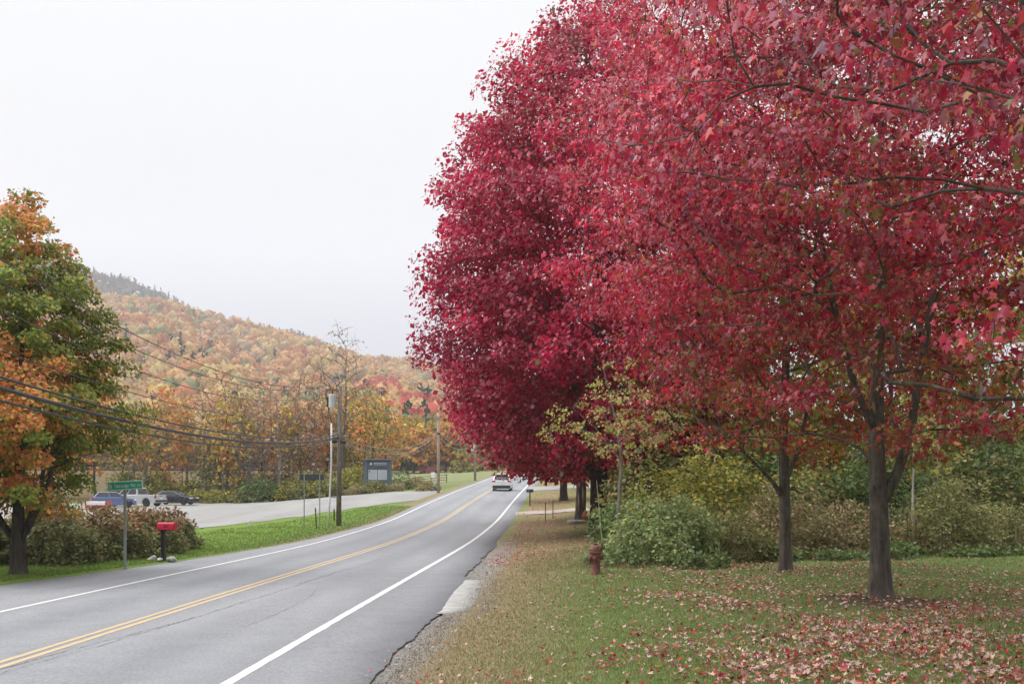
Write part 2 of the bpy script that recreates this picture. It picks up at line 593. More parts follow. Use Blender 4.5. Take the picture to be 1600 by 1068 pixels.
M_leaf_dry = leaf_mat('fallen_leaf', 0.75, 0.15, 0.25)
M_forest = leaf_mat('forest_leaf', 0.9, 0.25, 0.1)
M_grass = leaf_mat('grass_blade', 0.65, 0.35, 0.3)

# ================================================================== leaves
def _tmpl(right):
    pts = [(0, 0)] + right + [(0, 1.0)] + [(-x, y) for x, y in reversed(right)]
    v = np.array([(x, y, -0.28 * abs(x) - 0.16 * y * y) for x, y in pts])
    f = np.array([(0, i, i + 1) for i in range(1, len(pts) - 1)])
    return v, f

def _shape(right, fold=.28, curl=.16, wide=1.0, skew=0.0):
    pts = [(0, 0)] + right + [(0, 1.0)] + [(-x, y) for x, y in reversed(right)]
    v = np.array([(x * wide + skew * y * y, y, -fold * abs(x) - curl * y * y) for x, y in pts])
    f = np.array([(0, i, i + 1) for i in range(1, len(pts) - 1)])
    return v, f
_H = [(.24, .17), (.56, .51), (.14, .54)]
_H8 = [(.36, .02), (.21, .19), (.53, .55), (.15, .56)]
LEAF_HI = _shape([(.36, .02), (.21, .19), (.53, .55), (.17, .57)], .45, .28)
LEAF_MIX = [_shape(_H, .25, .15), _shape(_H, .85, .3, .9, .12), _shape(_H, .5, .55, .8, -.15), _shape(_H, -.4, .25, 1.05, .1), _shape(_H, 1.2, .1, .8)]
LEAF_MIX8 = [_shape(_H8, .25, .2), _shape(_H8, .8, .3, .9, .12), _shape(_H8, .5, .6, .85, -.15), _shape(_H8, -.35, .3, 1.05, .1), _shape(_H8, 1.1, .15, .8)]
LEAF_MID = _shape([(.47, .36), (.15, .54)], .5, .25)
LEAF_LOW = _shape([(.38, .5)], .3, .2)

def rotframes(axis, normal):
    n = normal - axis * np.sum(axis * normal, axis=1, keepdims=True)
    n = nrm(n)
    x = np.cross(axis, n)
    return x, axis, n

def leaves(P, A, Nn, S, C, tmpl):
    """positions, tip axis, normal, size, colour -> V,F,col"""
    if isinstance(tmpl, list):
        out, o = [], 0
        for i, t in enumerate(tmpl):
            q = slice(i, None, len(tmpl))
            V, F, CC = leaves(P[q], A[q], Nn[q], S[q], C[q], t)
            out.append((V, F + o, CC)); o += len(V)
        return tuple(np.concatenate([q[i] for q in out]) for i in range(3))
    v, f = tmpl
    x, y, z = rotframes(A, Nn)
    k = len(v)
    V = (P[:, None, :] + S[:, None, None] * (x[:, None, :] * v[None, :, 0:1] + y[:, None, :] * v[None, :, 1:2] + z[:, None, :] * v[None, :, 2:3]))
    F = (f[None] + (np.arange(len(P)) * k)[:, None, None]).reshape(-1, 3)
    return V.reshape(-1, 3), F, np.repeat(C, k, axis=0)

def pick(rng, pal, n, jit=0.14):
    cols = np.array([p[0] for p in pal], dtype=float)
    w = np.array([p[1] for p in pal], dtype=float)
    c = cols[rng.choice(len(pal), n, p=w / w.sum())]
    c = c * rng.normal(1, jit, (n, 1)) * rng.normal(1, jit * 0.4, (n, 3))
    return np.clip(c, 0.004, 0.9)

# ================================================================== trees
def best_candidates(rng, n, sampler, k=7, zw=1.0):
    pts = np.zeros((n, 3))
    w = np.array([1, 1, zw])
    pts[0] = sampler(1)[0]
    for i in range(1, n):
        c = sampler(k)
        d = np.min(np.linalg.norm((c[:, None, :] - pts[None, :i, :]) * w, axis=2), axis=1)
        pts[i] = c[np.argmax(d)]
    return pts

def clump_points(rng, prof, n, inner=0.45, lump=0.12, zw=1.0):
    zs = np.array([p[0] for p in prof], float)
    rs = np.array([p[1] for p in prof], float)
    zz = np.linspace(zs[0], zs[-1], 200)
    rr = np.interp(zz, zs, rs)
    cdf = np.cumsum(rr + 0.15 * rs.max())
    cdf /= cdf[-1]
    ph = rng.uniform(0, 6.28, 6)
    def sampler(k):
        z = np.interp(rng.uniform(0, 1, k), cdf, zz)
        a = rng.uniform(0, 2 * np.pi, k)
        r = np.interp(z, zs, rs)
        r = r * (1 + lump * (np.sin(3 * a + ph[0] + z * .5) * .5 + np.sin(5 * a + ph[1] - z * .9) * .4 + np.sin(z * 1.9 + ph[2] + 2 * a) * .5))
        r = r * (1 - inner * rng.uniform(0, 1, k) ** 1.7)
        return np.stack([r * np.cos(a), r * np.sin(a), z], axis=1)
    return best_candidates(rng, n, sampler, zw=zw)

def grow(rng, stems, clumps, tip=0.008, power=0.45, zmin=1.0, up=0.2, seglen=0.7, jit=0.05):
    """stems: list of polylines [(x,y,z,r)...] (first is the trunk). Returns chains [(limb_id, pts, radii)]"""
    P, plen, pdir, limb, par, wt = [], [], [], [], [], []
    for st in stems:
        st = np.array(st, float)
        m = max(4, int(np.sum(np.linalg.norm(np.diff(st[:, :3], axis=0), axis=1)) / 0.45))
        t = np.linspace(0, 1, m)
        tt = np.linspace(0, 1, len(st))
        q = np.stack([np.interp(t, tt, st[:, i]) for i in range(4)], 1)
        for i in range(m):
            if q[i, 2] < zmin: continue
            P.append(q[i, :3]); plen.append(0.0)
            dd = q[min(i + 1, m - 1), :3] - q[max(i - 1, 0), :3]
            pdir.append(dd / max(np.linalg.norm(dd), 1e-6)); limb.append(-1); par.append(-1); wt.append(q[i, 3])
    nst = len(P)
    order = np.argsort(np.linalg.norm(clumps[:, :2], axis=1) + 0.25 * clumps[:, 2])
    chains, nl = [], 0
    W_ = [0.0] * nst
    ends = {}
    for ci in order:
        c = clumps[ci]
        A = np.array(P)
        dv = c - A
        dist = np.linalg.norm(dv, axis=1)
        hz = np.linalg.norm(dv[:, :2], axis=1)
        cost = dist + 1.3 * np.maximum(0, A[:, 2] + up * hz - c[2]) + 0.22 * np.array(plen)
        j = int(np.argmin(cost))
        D = dist[j]
        if D < 0.05: continue
        ctrl = A[j] + D * 0.45 * nrm(0.55 * pdir[j] + 0.6 * dv[j] / D + np.array([0, 0, 0.18]))
        k = max(2, int(D / seglen) + 1)
        lid = limb[j]
        if lid < 0:
            lid = nl; nl += 1
        idx, prev = [j], j
        for s in range(1, k + 1):
            t = s / k
            p = (1 - t) ** 2 * A[j] + 2 * t * (1 - t) * ctrl + t * t * c
            if s < k: p = p + rng.normal(0, jit * D / k, 3)
            P.append(p); plen.append(plen[prev] + D / k); pdir.append(nrm(p - P[prev])); limb.append(lid); par.append(prev); W_.append(0.0)
            prev = len(P) - 1
            idx.append(prev)
        ends[ci] = prev
        W_[prev] += 1.0
        chains.append((lid, idx))
    for i in range(len(P) - 1, nst - 1, -1):
        W_[par[i]] += W_[i]
    out = []
    for lid, idx in chains:
        r = [tip * max(W_[i], 1) ** power for i in idx]
        r[0] = r[1] * 1.12
        if idx[0] < nst: 
            cap = 0.62 * wt[idx[0]]
            if r[0] > cap: r = [q * cap / r[0] if q > cap * .8 else q for q in r]
        out.append((lid, [P[i] for i in idx], r))
    return out, ends, nl

def bent(pts, rng, a=0.02):
    return pts

def trunk_mesh(mb, st, n=14, flare=1.0, rng=None, rough=0.05):
    st = np.array(st, float)
    m = max(6, int(len(st) * 4))
    t = np.linspace(0, 1, m) ** 1.25
    tt = np.linspace(0, 1, len(st))
    q = np.stack([np.interp(t, tt, st[:, i]) for i in range(4)], 1)
    z0 = q[0, 2]
    base = len(mb.v)
    ph = rng.uniform(0, 6.28, 4)
    for i in range(m):
        h = q[i, 2] - z0
        fl = 1 + flare * 0.75 * math.exp(-h / 0.17) + flare * .18 * math.exp(-h / .6)
        for k in range(n):
            a = 2 * math.pi * k / n
            rr = q[i, 3] * (fl + rough * math.sin(3 * a + ph[0] + h * .8) + rough * .7 * math.sin(5 * a + ph[1] - h * 1.3) + 0.26 * flare * math.exp(-h / 0.2) * math.sin(5 * a + ph[2]))
            mb.v.append((q[i, 0] + rr * math.cos(a), q[i, 1] + rr * math.sin(a), q[i, 2]))
    for i in range(m - 1):
        for k in range(n):
            mb.f.append((base + i * n + k, base + i * n + (k + 1) % n, base + (i + 1) * n + (k + 1) % n, base + (i + 1) * n + k))
    mb.f.append(tuple(base + (m - 1) * n + k for k in range(n)))

def px_of(p):
    """rough image position (of a 1600 px wide frame) of a world point"""
    return 800 + 1555.6 * p[..., 0] / p[..., 1], 755 - 1555.6 * (p[..., 2] - 2.2) / p[..., 1]

LEAF_MESHES = {}
def leaf_proto(key, colr, tmpl, m):
    if key not in LEAF_MESHES:
        v, f = tmpl
        LEAF_MESHES[key] = npmesh('leaf', v, f, m, np.tile(np.array(colr), (len(v), 1)))
    return LEAF_MESHES[key]

def leaf_object(name, mesh, p, a, n, s, parent):
    o = bpy.data.objects.new(name, mesh)
    x, y, z = rotframes(a[None], n[None])
    M_ = Matrix(((x[0][0] * s, y[0][0] * s, z[0][0] * s, p[0]), (x[0][1] * s, y[0][1] * s, z[0][1] * s, p[1]),
                 (x[0][2] * s, y[0][2] * s, z[0][2] * s, p[2]), (0, 0, 0, 1)))
    link(o, parent)
    o.matrix_local = M_
    return o

def make_tree(name, label, loc, prof, stems, n_clumps, per, leaf, pal, seed, bark=None, tmpl=LEAF_MID, lmat=None, cr_=0.75, flat=0.7,
              inner=0.45, zmin=1.2, tip=0.008, power=0.45, group=None, patches=None, twigs=3, limbs=True, n_leafparts=0, up=0.2,
              droop=0.45, sides=14, flare=1.0, cat='tree', lump=0.12, zw=1.0, keep=None, gap=0.0):
    rng = np.random.default_rng(seed)
    bark = bark or M_bark
    lmat = lmat or M_leaf
    root = empty(name, loc)
    tag(root, label, cat, group)
    cl = clump_points(rng, prof, n_clumps, inner, lump, zw)
    if keep is not None:
        cl = cl[keep(cl)]
        n_clumps = len(cl)
    chains, ends, nl = grow(rng, stems, cl, tip, power, zmin, up)
    mb = MB()
    for i, st in enumerate(stems):
        trunk_mesh(mb, st, sides if i == 0 else max(8, sides - 4), flare if i == 0 else 0.0, rng)
    mb.build('trunk', bark, root, smooth=True)
    # leaves
    keepc = np.ones(n_clumps, bool) if gap <= 0 else rng.uniform(0, 1, n_clumps) > gap
    N_ = n_clumps * per
    ci = np.repeat(np.arange(n_clumps), per)
    g = rng.normal(0, 1, (N_, 3))
    g = nrm(g) * (rng.uniform(0, 1, (N_, 1)) ** 0.45)
    size_c = rng.uniform(0.75, 1.25, n_clumps)
    # each clump is a flattened spray reaching outwards along its bough and sagging at the end
    ow = nrm(cl * np.array([1, 1, 0.0]) + rng.normal(0, .25, (n_clumps, 3)) * np.array([1, 1, 0]))[ci]
    tg = np.stack([-ow[:, 1], ow[:, 0], np.zeros(N_)], 1)
    off = (ow * g[:, :1] * 1.25 + tg * g[:, 1:2] * .95) * cr_
    off[:, 2] = cr_ * (g[:, 2] * flat * .8 + .18 * g[:, 0] - .45 * np.maximum(g[:, 0], 0) ** 2)
    off = off * size_c[ci][:, None]
    Pp = cl[ci] + off
    outw = Pp * np.array([1, 1, 0.0])
    outw = nrm(outw)
    A = nrm(outw * 0.6 + np.array([0, 0, -droop]) + rng.normal(0, 0.5, (N_, 3)))
    Nn = nrm(np.array([0, 0, 0.6]) + outw * 0.8 + rng.normal(0, 0.42, (N_, 3)))
    S = leaf * np.clip(rng.lognormal(-.03, .28, N_), .5, 1.7)
    if patches is None:
        C = pick(rng, pal, N_)
        C *= rng.normal(1, 0.12, (n_clumps, 1))[ci]
        C = np.clip(C, .004, .9)
    else:
        C = patches(rng, cl, ci, Pp, N_)
    msk = keepc[ci] & (Pp[:, 2] > 0.15)
    Pp, A, Nn, S, C, ci2 = Pp[msk], A[msk], Nn[msk], S[msk], C[msk], ci[msk]
    # the leaves nearest the lens become objects of their own
    if n_leafparts:
        wp = Pp + np.array(loc)
        u, v = px_of(wp)
        inside = (u > 5) & (u < 1595) & (v > 5) & (v < 1060) & (wp[:, 1] > 1)
        dist = np.where(inside, np.linalg.norm(wp - np.array([0, 0, 2.2]), axis=1), 1e9)
        sel = np.argsort(dist)[:n_leafparts]
        keepm = np.ones(len(Pp), bool)
        for i in sel:
            keepm[i] = False
            pi = int(np.argmin([np.sum((np.array(p[0]) - C[i]) ** 2) for p in pal]))
            leaf_object('leaf', leaf_proto((name, pi), pal[pi][0], LEAF_HI, lmat), Pp[i], A[i], Nn[i], S[i], root)
        allP = Pp
        Pp, A, Nn, S, C, ci2 = Pp[keepm], A[keepm], Nn[keepm], S[keepm], C[keepm], ci2[keepm]
    V, F, CC = leaves(Pp, A, Nn, S, C, tmpl)
    cr = npobj('crown', V, F, lmat, root, CC)
    cr['kind'] = 'stuff'
    # limbs
    by = {}
    for lid, pts, rad in chains:
        by.setdefault(lid, MB()).tube(pts, rad, 7 if rad[0] > 0.035 else 5 if rad[0] > .015 else 4, cap=False)
    if twigs:
        for c in range(n_clumps):
            lid = next((0 for _ in ()), None)
        endl = {}
        for (lid, pts, rad), cidx in zip(chains, [k for k in ends]):
            pass
        # twigs radiate from each clump centre
        k = 0
        for cidx in ends:
            lid = chains[k][0]
            k += 1
            for q in range(twigs):
                d = nrm(rng.normal(0, 1, 3) + np.array([0, 0, .25]))
                L_ = cr_ * rng.uniform(.5, 1.05)
                p0 = cl[cidx]
                mid = p0 + d * L_ * .5 + rng.normal(0, .04, 3)
                by[lid].tube([p0, mid, p0 + d * L_ + np.array([0, 0, -.05])], [tip * .8, tip * .55, tip * .3], 3, cap=False)
    if limbs:
        keys = sorted(by, key=lambda k_: -len(by[k_].v))
        for i, kk in enumerate(keys):
            if i < 14:
                by[kk].build('limb', bark, root, smooth=True)
        rest = MB()
        for kk in keys[14:]:
            rest.add(by[kk].v, by[kk].f)
        if rest.v:
            rest.build('twigs', bark, root, smooth=True)['kind'] = 'stuff'
    else:
        rest = MB()
        for kk in by:
            rest.add(by[kk].v, by[kk].f)
        if rest.v:
            rest.build('branches', bark, root, smooth=True)['kind'] = 'stuff'
    return root

def make_bush(name, label, loc, rx, ry, h, n_clumps, per, leaf, pal, seed, tmpl=LEAF_LOW, cr_=0.35, group=None, cat='bush', stems=7, lmat=None,
              bark=None, patches=None, z0=0.1, flat=.8):
    rng = np.random.default_rng(seed)
    root = empty(name, loc)
    tag(root, label, cat, group)
    ph = rng.uniform(0, 6.28, 4)
    def sampler(k):
        a = rng.uniform(0, 2 * np.pi, k)
        ce = rng.uniform(0, 1, k) ** 0.9
        rr = (1 - 0.4 * rng.uniform(0, 1, k) ** 2)
        lm = 1 + .12 * np.sin(3 * a + ph[0]) + .09 * np.sin(5 * a + ph[1] + 3 * ce)
        s = np.sqrt(np.maximum(0, 1 - ce ** 2.4))
        return np.stack([rx * s * rr * lm * np.cos(a), ry * s * rr * lm * np.sin(a), z0 + (h - z0) * ce * rr * (1 + .1 * np.sin(2 * a + ph[2]))], 1)
    cl = best_candidates(rng, n_clumps, sampler, 6)
    N_ = n_clumps * per
    ci = np.repeat(np.arange(n_clumps), per)
    g = nrm(rng.normal(0, 1, (N_, 3))) * (rng.uniform(0, 1, (N_, 1)) ** .45)
    Pp = cl[ci] + g * np.array([cr_, cr_, cr_ * flat]) * rng.uniform(.7, 1.3, n_clumps)[ci][:, None]
    outw = nrm(Pp * np.array([1 / rx, 1 / ry, .6 / h]))
    A = nrm(outw * .7 + np.array([0, 0, -.2]) + rng.normal(0, .55, (N_, 3)))
    Nn = nrm(np.array([0, 0, .7]) + outw * .6 + rng.normal(0, .45, (N_, 3)))
    S = leaf * rng.uniform(.6, 1.35, N_)
    if patches is None:
        C = np.clip(pick(rng, pal, N_) * rng.normal(1, .13, (n_clumps, 1))[ci], .004, .9)
    else:
        C = patches(rng, cl, ci, Pp, N_)
    msk = Pp[:, 2] > 0.02
    V, F, CC = leaves(Pp[msk], A[msk], Nn[msk], S[msk], C[msk], tmpl)
    npobj('foliage', V, F, lmat or M_leaf_matte, root, CC)['kind'] = 'stuff'
    mb = MB()
    for i in range(stems):
        c = cl[rng.integers(n_clumps)]
        b = np.array([c[0] * .25, c[1] * .25, -.05])
        mb.tube([b, b * .5 + c * .5 + rng.normal(0, .05, 3), c], [.016, .011, .005], 4, cap=False)
    mb.build('stem', bark or M_bark_grey, root, smooth=True)
    return root

def trunk_line(h, r0, r1, lean=(0, 0), wob=0.04, n=7, seed=0):
    rng = np.random.default_rng(seed)
    out = []
    for i in range(n):
        t = i / (n - 1)
        out.append((lean[0] * t + (rng.normal(0, wob) if i else 0), lean[1] * t + (rng.normal(0, wob) if i else 0), -0.15 + (h + .15) * t, r0 + (r1 - r0) * t ** .8))
    return out

# ================================================================== THE SETTING
def ground_z(X, Y):
    d = X - cx(Y)
    drop = 0.055 * (1 - sstep(0.45, 1.3, d - eR(Y))) * (d > 0) * (1 - sstep(36, 46, Y))
    inside = (1 - sstep(0, 0.3, d - eR(Y) + 0.34)) * (1 - sstep(0, 0.3, -d - eL(Y) + 0.34))
    return gz(X, Y) - 0.035 * (1 - sstep(0, .5, np.maximum(d - eR(Y), -d - eL(Y)))) - drop - 0.09 * inside

def build_ground():
    dn = np.concatenate([-np.geomspace(1500, 30, 28), np.arange(-29, -9, 1.0), np.arange(-9, -3.2, 0.15), np.arange(-3.2, 3.6, 0.9),
                         np.arange(3.6, 7.2, 0.12), np.arange(7.2, 24, 0.5), np.arange(24, 60, 3.0), np.geomspace(60, 1500, 20)])
    yn = np.concatenate([np.arange(-70, 4, 6.0), np.arange(4, 40, 0.4), np.arange(40, 130, 1.0), np.arange(130, 260, 5.0), np.geomspace(262, 1600, 26)])
    D, Y = np.meshgrid(dn, yn)
    X = cx(Y) + D
    X = np.clip(X, -1560, 1560)
    Z = ground_z(X, Y)
    n, m_ = D.shape
    V = np.stack([X, Y, Z], -1).reshape(-1, 3)
    i = np.arange((n - 1) * m_).reshape(n - 1, m_)[:, :-1].ravel()
    F = np.stack([i, i + 1, i + m_ + 1, i + m_], 1)
    o = npobj('ground', V, F, M_ground, smooth=True)
    tag(o, 'mown grass and leaf-strewn ground on both sides of the road', kind='structure')
    return o
ground = build_ground()

rng = np.random.default_rng(11)
RY = np.concatenate([np.arange(-12, 40, 0.2), np.arange(40, 70, 0.5), np.arange(70, 321, 2.0)])
_jr = np.cumsum(rng.normal(0, 0.012, len(RY)))
_jr = (_jr - np.convolve(np.pad(_jr, 12, mode='edge'), np.ones(25) / 25, 'valid')) * 1.3 + rng.normal(0, 0.012, len(RY))
_jl = np.cumsum(rng.normal(0, 0.02, len(RY)))
_jl = (_jl - np.convolve(np.pad(_jl, 12, mode='edge'), np.ones(25) / 25, 'valid')) * 1.2
def zsurf(Y, d): return zroad(Y) - 0.012 * np.abs(d)

def build_road():
    n = len(RY)
    er = eR(RY) + _jr
    el = eL(RY) + _jl
    fr = np.array([-1, -1, -.8, -.6, -.45, -.3, -.15, 0, .15, .3, .45, .6, .8, 1, 1.004])
    V = np.zeros((n, 15, 3))
    for k, f in enumerate(fr):
        d = np.where(f < 0, f * el, f * er)
        z = zsurf(RY, d)
        if k == 0: d = d - 0.02; z = z - 0.10
        if k == 14: d = d + 0.025; z = z - 0.16
        V[:, k, 0] = cx(RY) + d
        V[:, k, 1] = RY
        V[:, k, 2] = z
    V = V.reshape(-1, 3)
    i = np.arange((n - 1) * 15).reshape(n - 1, 15)[:, :-1].ravel()
    F = np.stack([i, i + 1, i + 16, i + 15], 1)
    me = npmesh('road', V, F, M_road)
    me.materials.append(M_tar)
    mi = np.zeros(len(F), np.int32)
    mi[13::14] = 1
    me.polygons.foreach_set('material_index', mi)
    o = link(bpy.data.objects.new('road', me))
    tag(o, 'grey two-lane asphalt road climbing away to a crest', kind='structure')
    return o
road = build_road()

def road_strip(name, d0, w, m, y0, y1, lift=0.004, jit=0.004, parent=road):
    ys = RY[(RY >= y0) & (RY <= y1)]
    d0 = np.interp(ys, *d0) if isinstance(d0, tuple) else np.full(len(ys), d0)
    a = d0 - w / 2 + rng.normal(0, jit, len(ys))
    b = d0 + w / 2 + rng.normal(0, jit, len(ys))
    V = np.zeros((len(ys), 2, 3))
    for k, q in enumerate((a, b)):
        V[:, k, 0] = cx(ys) + q; V[:, k, 1] = ys; V[:, k, 2] = zsurf(ys, q) + lift
    i = np.arange(len(ys) - 1) * 2
    return npobj(name, V.reshape(-1, 3), np.stack([i, i + 1, i + 3, i + 2], 1), m, parent)

road_strip('edge_line', 3.3, 0.145, M_white_line, -12, 318)['label'] = 'white line along the right edge of the road'
road_strip('edge_line', -3.3, 0.125, M_white_line, -12, 318)['label'] = 'white line along the left edge of the road'
road_strip('centre_line', -0.105, 0.105, M_yellow_line, -12, 318)
road_strip('centre_line', 0.105, 0.105, M_yellow_line, -12, 318)

def crack(pts, w, seed):
    r = np.random.default_rng(seed)
    ys = np.arange(pts[0][0], pts[-1][0], 0.07)
    d = np.interp(ys, [p[0] for p in pts], [p[1] for p in pts])
    walk = np.cumsum(r.normal(0, .012, len(ys)))
    walk -= np.convolve(np.pad(walk, 20, mode='edge'), np.ones(41) / 41, 'valid')
    d = d + walk + r.normal(0, .006, len(ys))
    ww = w * np.clip(r.normal(.8, .45, len(ys)), 0.05, 2)
    V = np.zeros((len(ys), 2, 3))
    for k, s in enumerate((-.5, .5)):
        V[:, k, 0] = cx(ys) + d + s * ww; V[:, k, 1] = ys; V[:, k, 2] = zsurf(ys, d) + 0.003
    i = np.arange(len(ys) - 1) * 2
    npobj('crack', V.reshape(-1, 3), np.stack([i, i + 1, i + 3, i + 2], 1), M_tar, road)
crack([(9, -.1), (13.4, .25), (17.6, .77), (22, .95), (29, 1.1)], .014, 1)
crack([(10.5, .15), (14, .5), (18, .8)], .010, 2)
crack([(24, .9), (29, 1.25), (36, 1.35)], .010, 3)
crack([(20, -4.9), (24, -4.3), (30, -4.1), (38, -3.9)], .012, 4)
crack([(16.5, 2.0), (19.5, 2.05), (23, 1.7)], .008, 5)
crack([(31, -5.2), (33, -4.7), (40, -4.2)], .010, 6)

# pale concrete apron let into the ragged right edge
def apron():
    ys = np.arange(18.55, 25.5, 0.3)
    V, F = [], []
    r = np.random.default_rng(5)
    for i, y in enumerate(ys):
        a = float(eR(y)) - 0.10 + r.normal(0, .012)
        wdt = np.interp(y, [18.5, 19.3, 21, 25.5], [.12, .5, .62, .46])
        b = a + wdt + r.normal(0, .012)
        for q, dz in ((a, .018), (b, .018), (b + .02, -.14)):
            V.append((float(cx(y)) + q, y, float(zsurf(y, q)) + dz))
        if i:
            o = i * 3
            F += [(o - 3, o - 2, o + 1, o), (o - 2, o - 1, o + 2, o + 1)]
    o = npobj('concrete_apron', V, F, M_concrete)
    tag(o, 'pale concrete apron strip let into the right road edge', kind='structure')
apron()

# parking lot and its entrance
def sheet_rows(name, rows, m, label, nx=40, lift=0.025):
    """rows: (Y, x0, x1)"""
    ys = np.arange(rows[0][0], rows[-1][0] + .01, 1.0)
    x0 = np.interp(ys, [r[0] for r in rows], [r[1] for r in rows])
    x1 = np.interp(ys, [r[0] for r in rows], [r[2] for r in rows])
    t = 1 - (1 - np.linspace(0, 1, nx)) ** 1.6
    X = x0[:, None] + (x1 - x0)[:, None] * t[None]
    Y = np.repeat(ys[:, None], nx, 1)
    Z = gz(X, Y) + lift
    d = X - cx(Y)
    Z = np.where(np.abs(d) < 4.6, np.minimum(Z, zsurf(Y, d) - 0.006), Z)
    V = np.stack([X, Y, Z], -1).reshape(-1, 3)
    i = np.arange((len(ys) - 1) * nx).reshape(len(ys) - 1, nx)[:, :-1].ravel()
    o = npobj(name, V, np.stack([i, i + 1, i + nx + 1, i + nx], 1), m)
    tag(o, label, kind='structure')
    return o
sheet_rows('parking_lot', [(44, -70, -19.0), (50, -70, -17.6), (56, -70, -16.0), (62, -70, -14.6), (70, -70, -12.4), (78, -70, -9.8), (84, -70, -7.2), (86, -70, -6.2),
                           (99, -70, -5.4), (101, -70, -6.2), (103, -70, -15.0), (107, -70, -19.0), (112, -70, -25.0)], M_lot,
           'pale grey parking lot with a drive joining the road', 60)
M_drive = asphalt('gravel_drive', (0.28, 0.24, 0.22), (0.38, 0.33, 0.30), .2)
sheet_rows('gravel_drive', [(66.5, 0.2, 14), (69.5, 0.2, 14)], M_drive, 'narrow gravel drive crossing the right verge', 20, 0.03)
sheet_rows('gravel_turnout', [(101, 1.6, 16), (112, 1.8, 16)], M_lot, 'pale turnout beyond the far maples on the right', 20, 0.03)

# ------------------------------------------------------------------ hills
def hill(name, label, ridge, Yr, Yb, zb, m, back=300, pw=1.15, amp=5, seed=0):
    px = np.linspace(ridge[0][0], ridge[-1][0], 90)
    yr = np.interp(px, [r[0] for r in ridge], [r[1] for r in ridge])
    s = np.concatenate([np.linspace(0, 1, 34), 1 + np.linspace(.15, 1, 5)])
    tx = (px - 800) / 1555.6
    zr = 2.2 + (755 - yr) / 1555.6 * Yr
    Y = np.where(s <= 1, Yb + (Yr - Yb) * s, Yr + back * (s - 1))
    V = np.zeros((len(s), len(px), 3))
    for i, (si, y) in enumerate(zip(s, Y)):
        V[i, :, 0] = tx * (y if si <= 1 else Yr + (y - Yr) * .5)
        V[i, :, 1] = y
        f = min(si, 1) ** pw
        z = zb + (zr - zb) * f
        if si > 1: z = z - (zr - zb) * .5 * (si - 1) ** 1.3
        V[i, :, 2] = z + amp * min(si, 1) * (1 - min(si, 1)) * 4 * np.sin(px * .021 + si * 5 + seed) * (si < 1)
    n, k = len(s), len(px)
    i = np.arange((n - 1) * k).reshape(n - 1, k)[:, :-1].ravel()
    o = npobj(name, V.reshape(-1, 3), np.stack([i, i + 1, i + k + 1, i + k], 1), m, smooth=True)
    tag(o, label, kind='structure')
    def height(u, si):
        """surface point at image column u, fraction si of the slope"""
        y = Yb + (Yr - Yb) * si
        z = zb + (2.2 + (755 - np.interp(u, [r[0] for r in ridge], [r[1] for r in ridge])) / 1555.6 * Yr - zb) * si ** pw
        z = z + amp * si * (1 - si) * 4 * np.sin(u * .021 + si * 5 + seed)
        return np.stack([(u - 800) / 1555.6 * y, y, z], -1)
    return height
M_hill = mat('hill_floor', (0.20, 0.115, 0.055), rough=1, var=.3, scale=.02, spec=.05, tint=(0.28, .17, .08))
M_mtn = mat('mountain_floor', (0.05, 0.055, 0.045), rough=1, var=.3, scale=.01, spec=.05)
RIDGE = [(-800, 478), (0, 478), (100, 472), (167, 477), (250, 484), (362, 515), (475, 544), (569, 573), (644, 578), (760, 598), (900, 648), (1100, 680), (1700, 700)]
hA = hill('hill', 'long hillside of autumn woods sloping down to the right', RIDGE, 1000, 262, 6, M_hill, 220)
MRIDGE = [(-800, 408), (0, 413), (100, 426), (137, 435), (194, 449), (250, 471), (330, 513), (470, 536), (520, 549), (620, 600), (700, 690), (720, 760)]
hB = hill('mountain', 'higher dark wooded mountain behind the hill at left', MRIDGE, 1500, 1250, 120, M_mtn, 80, .8, 0)

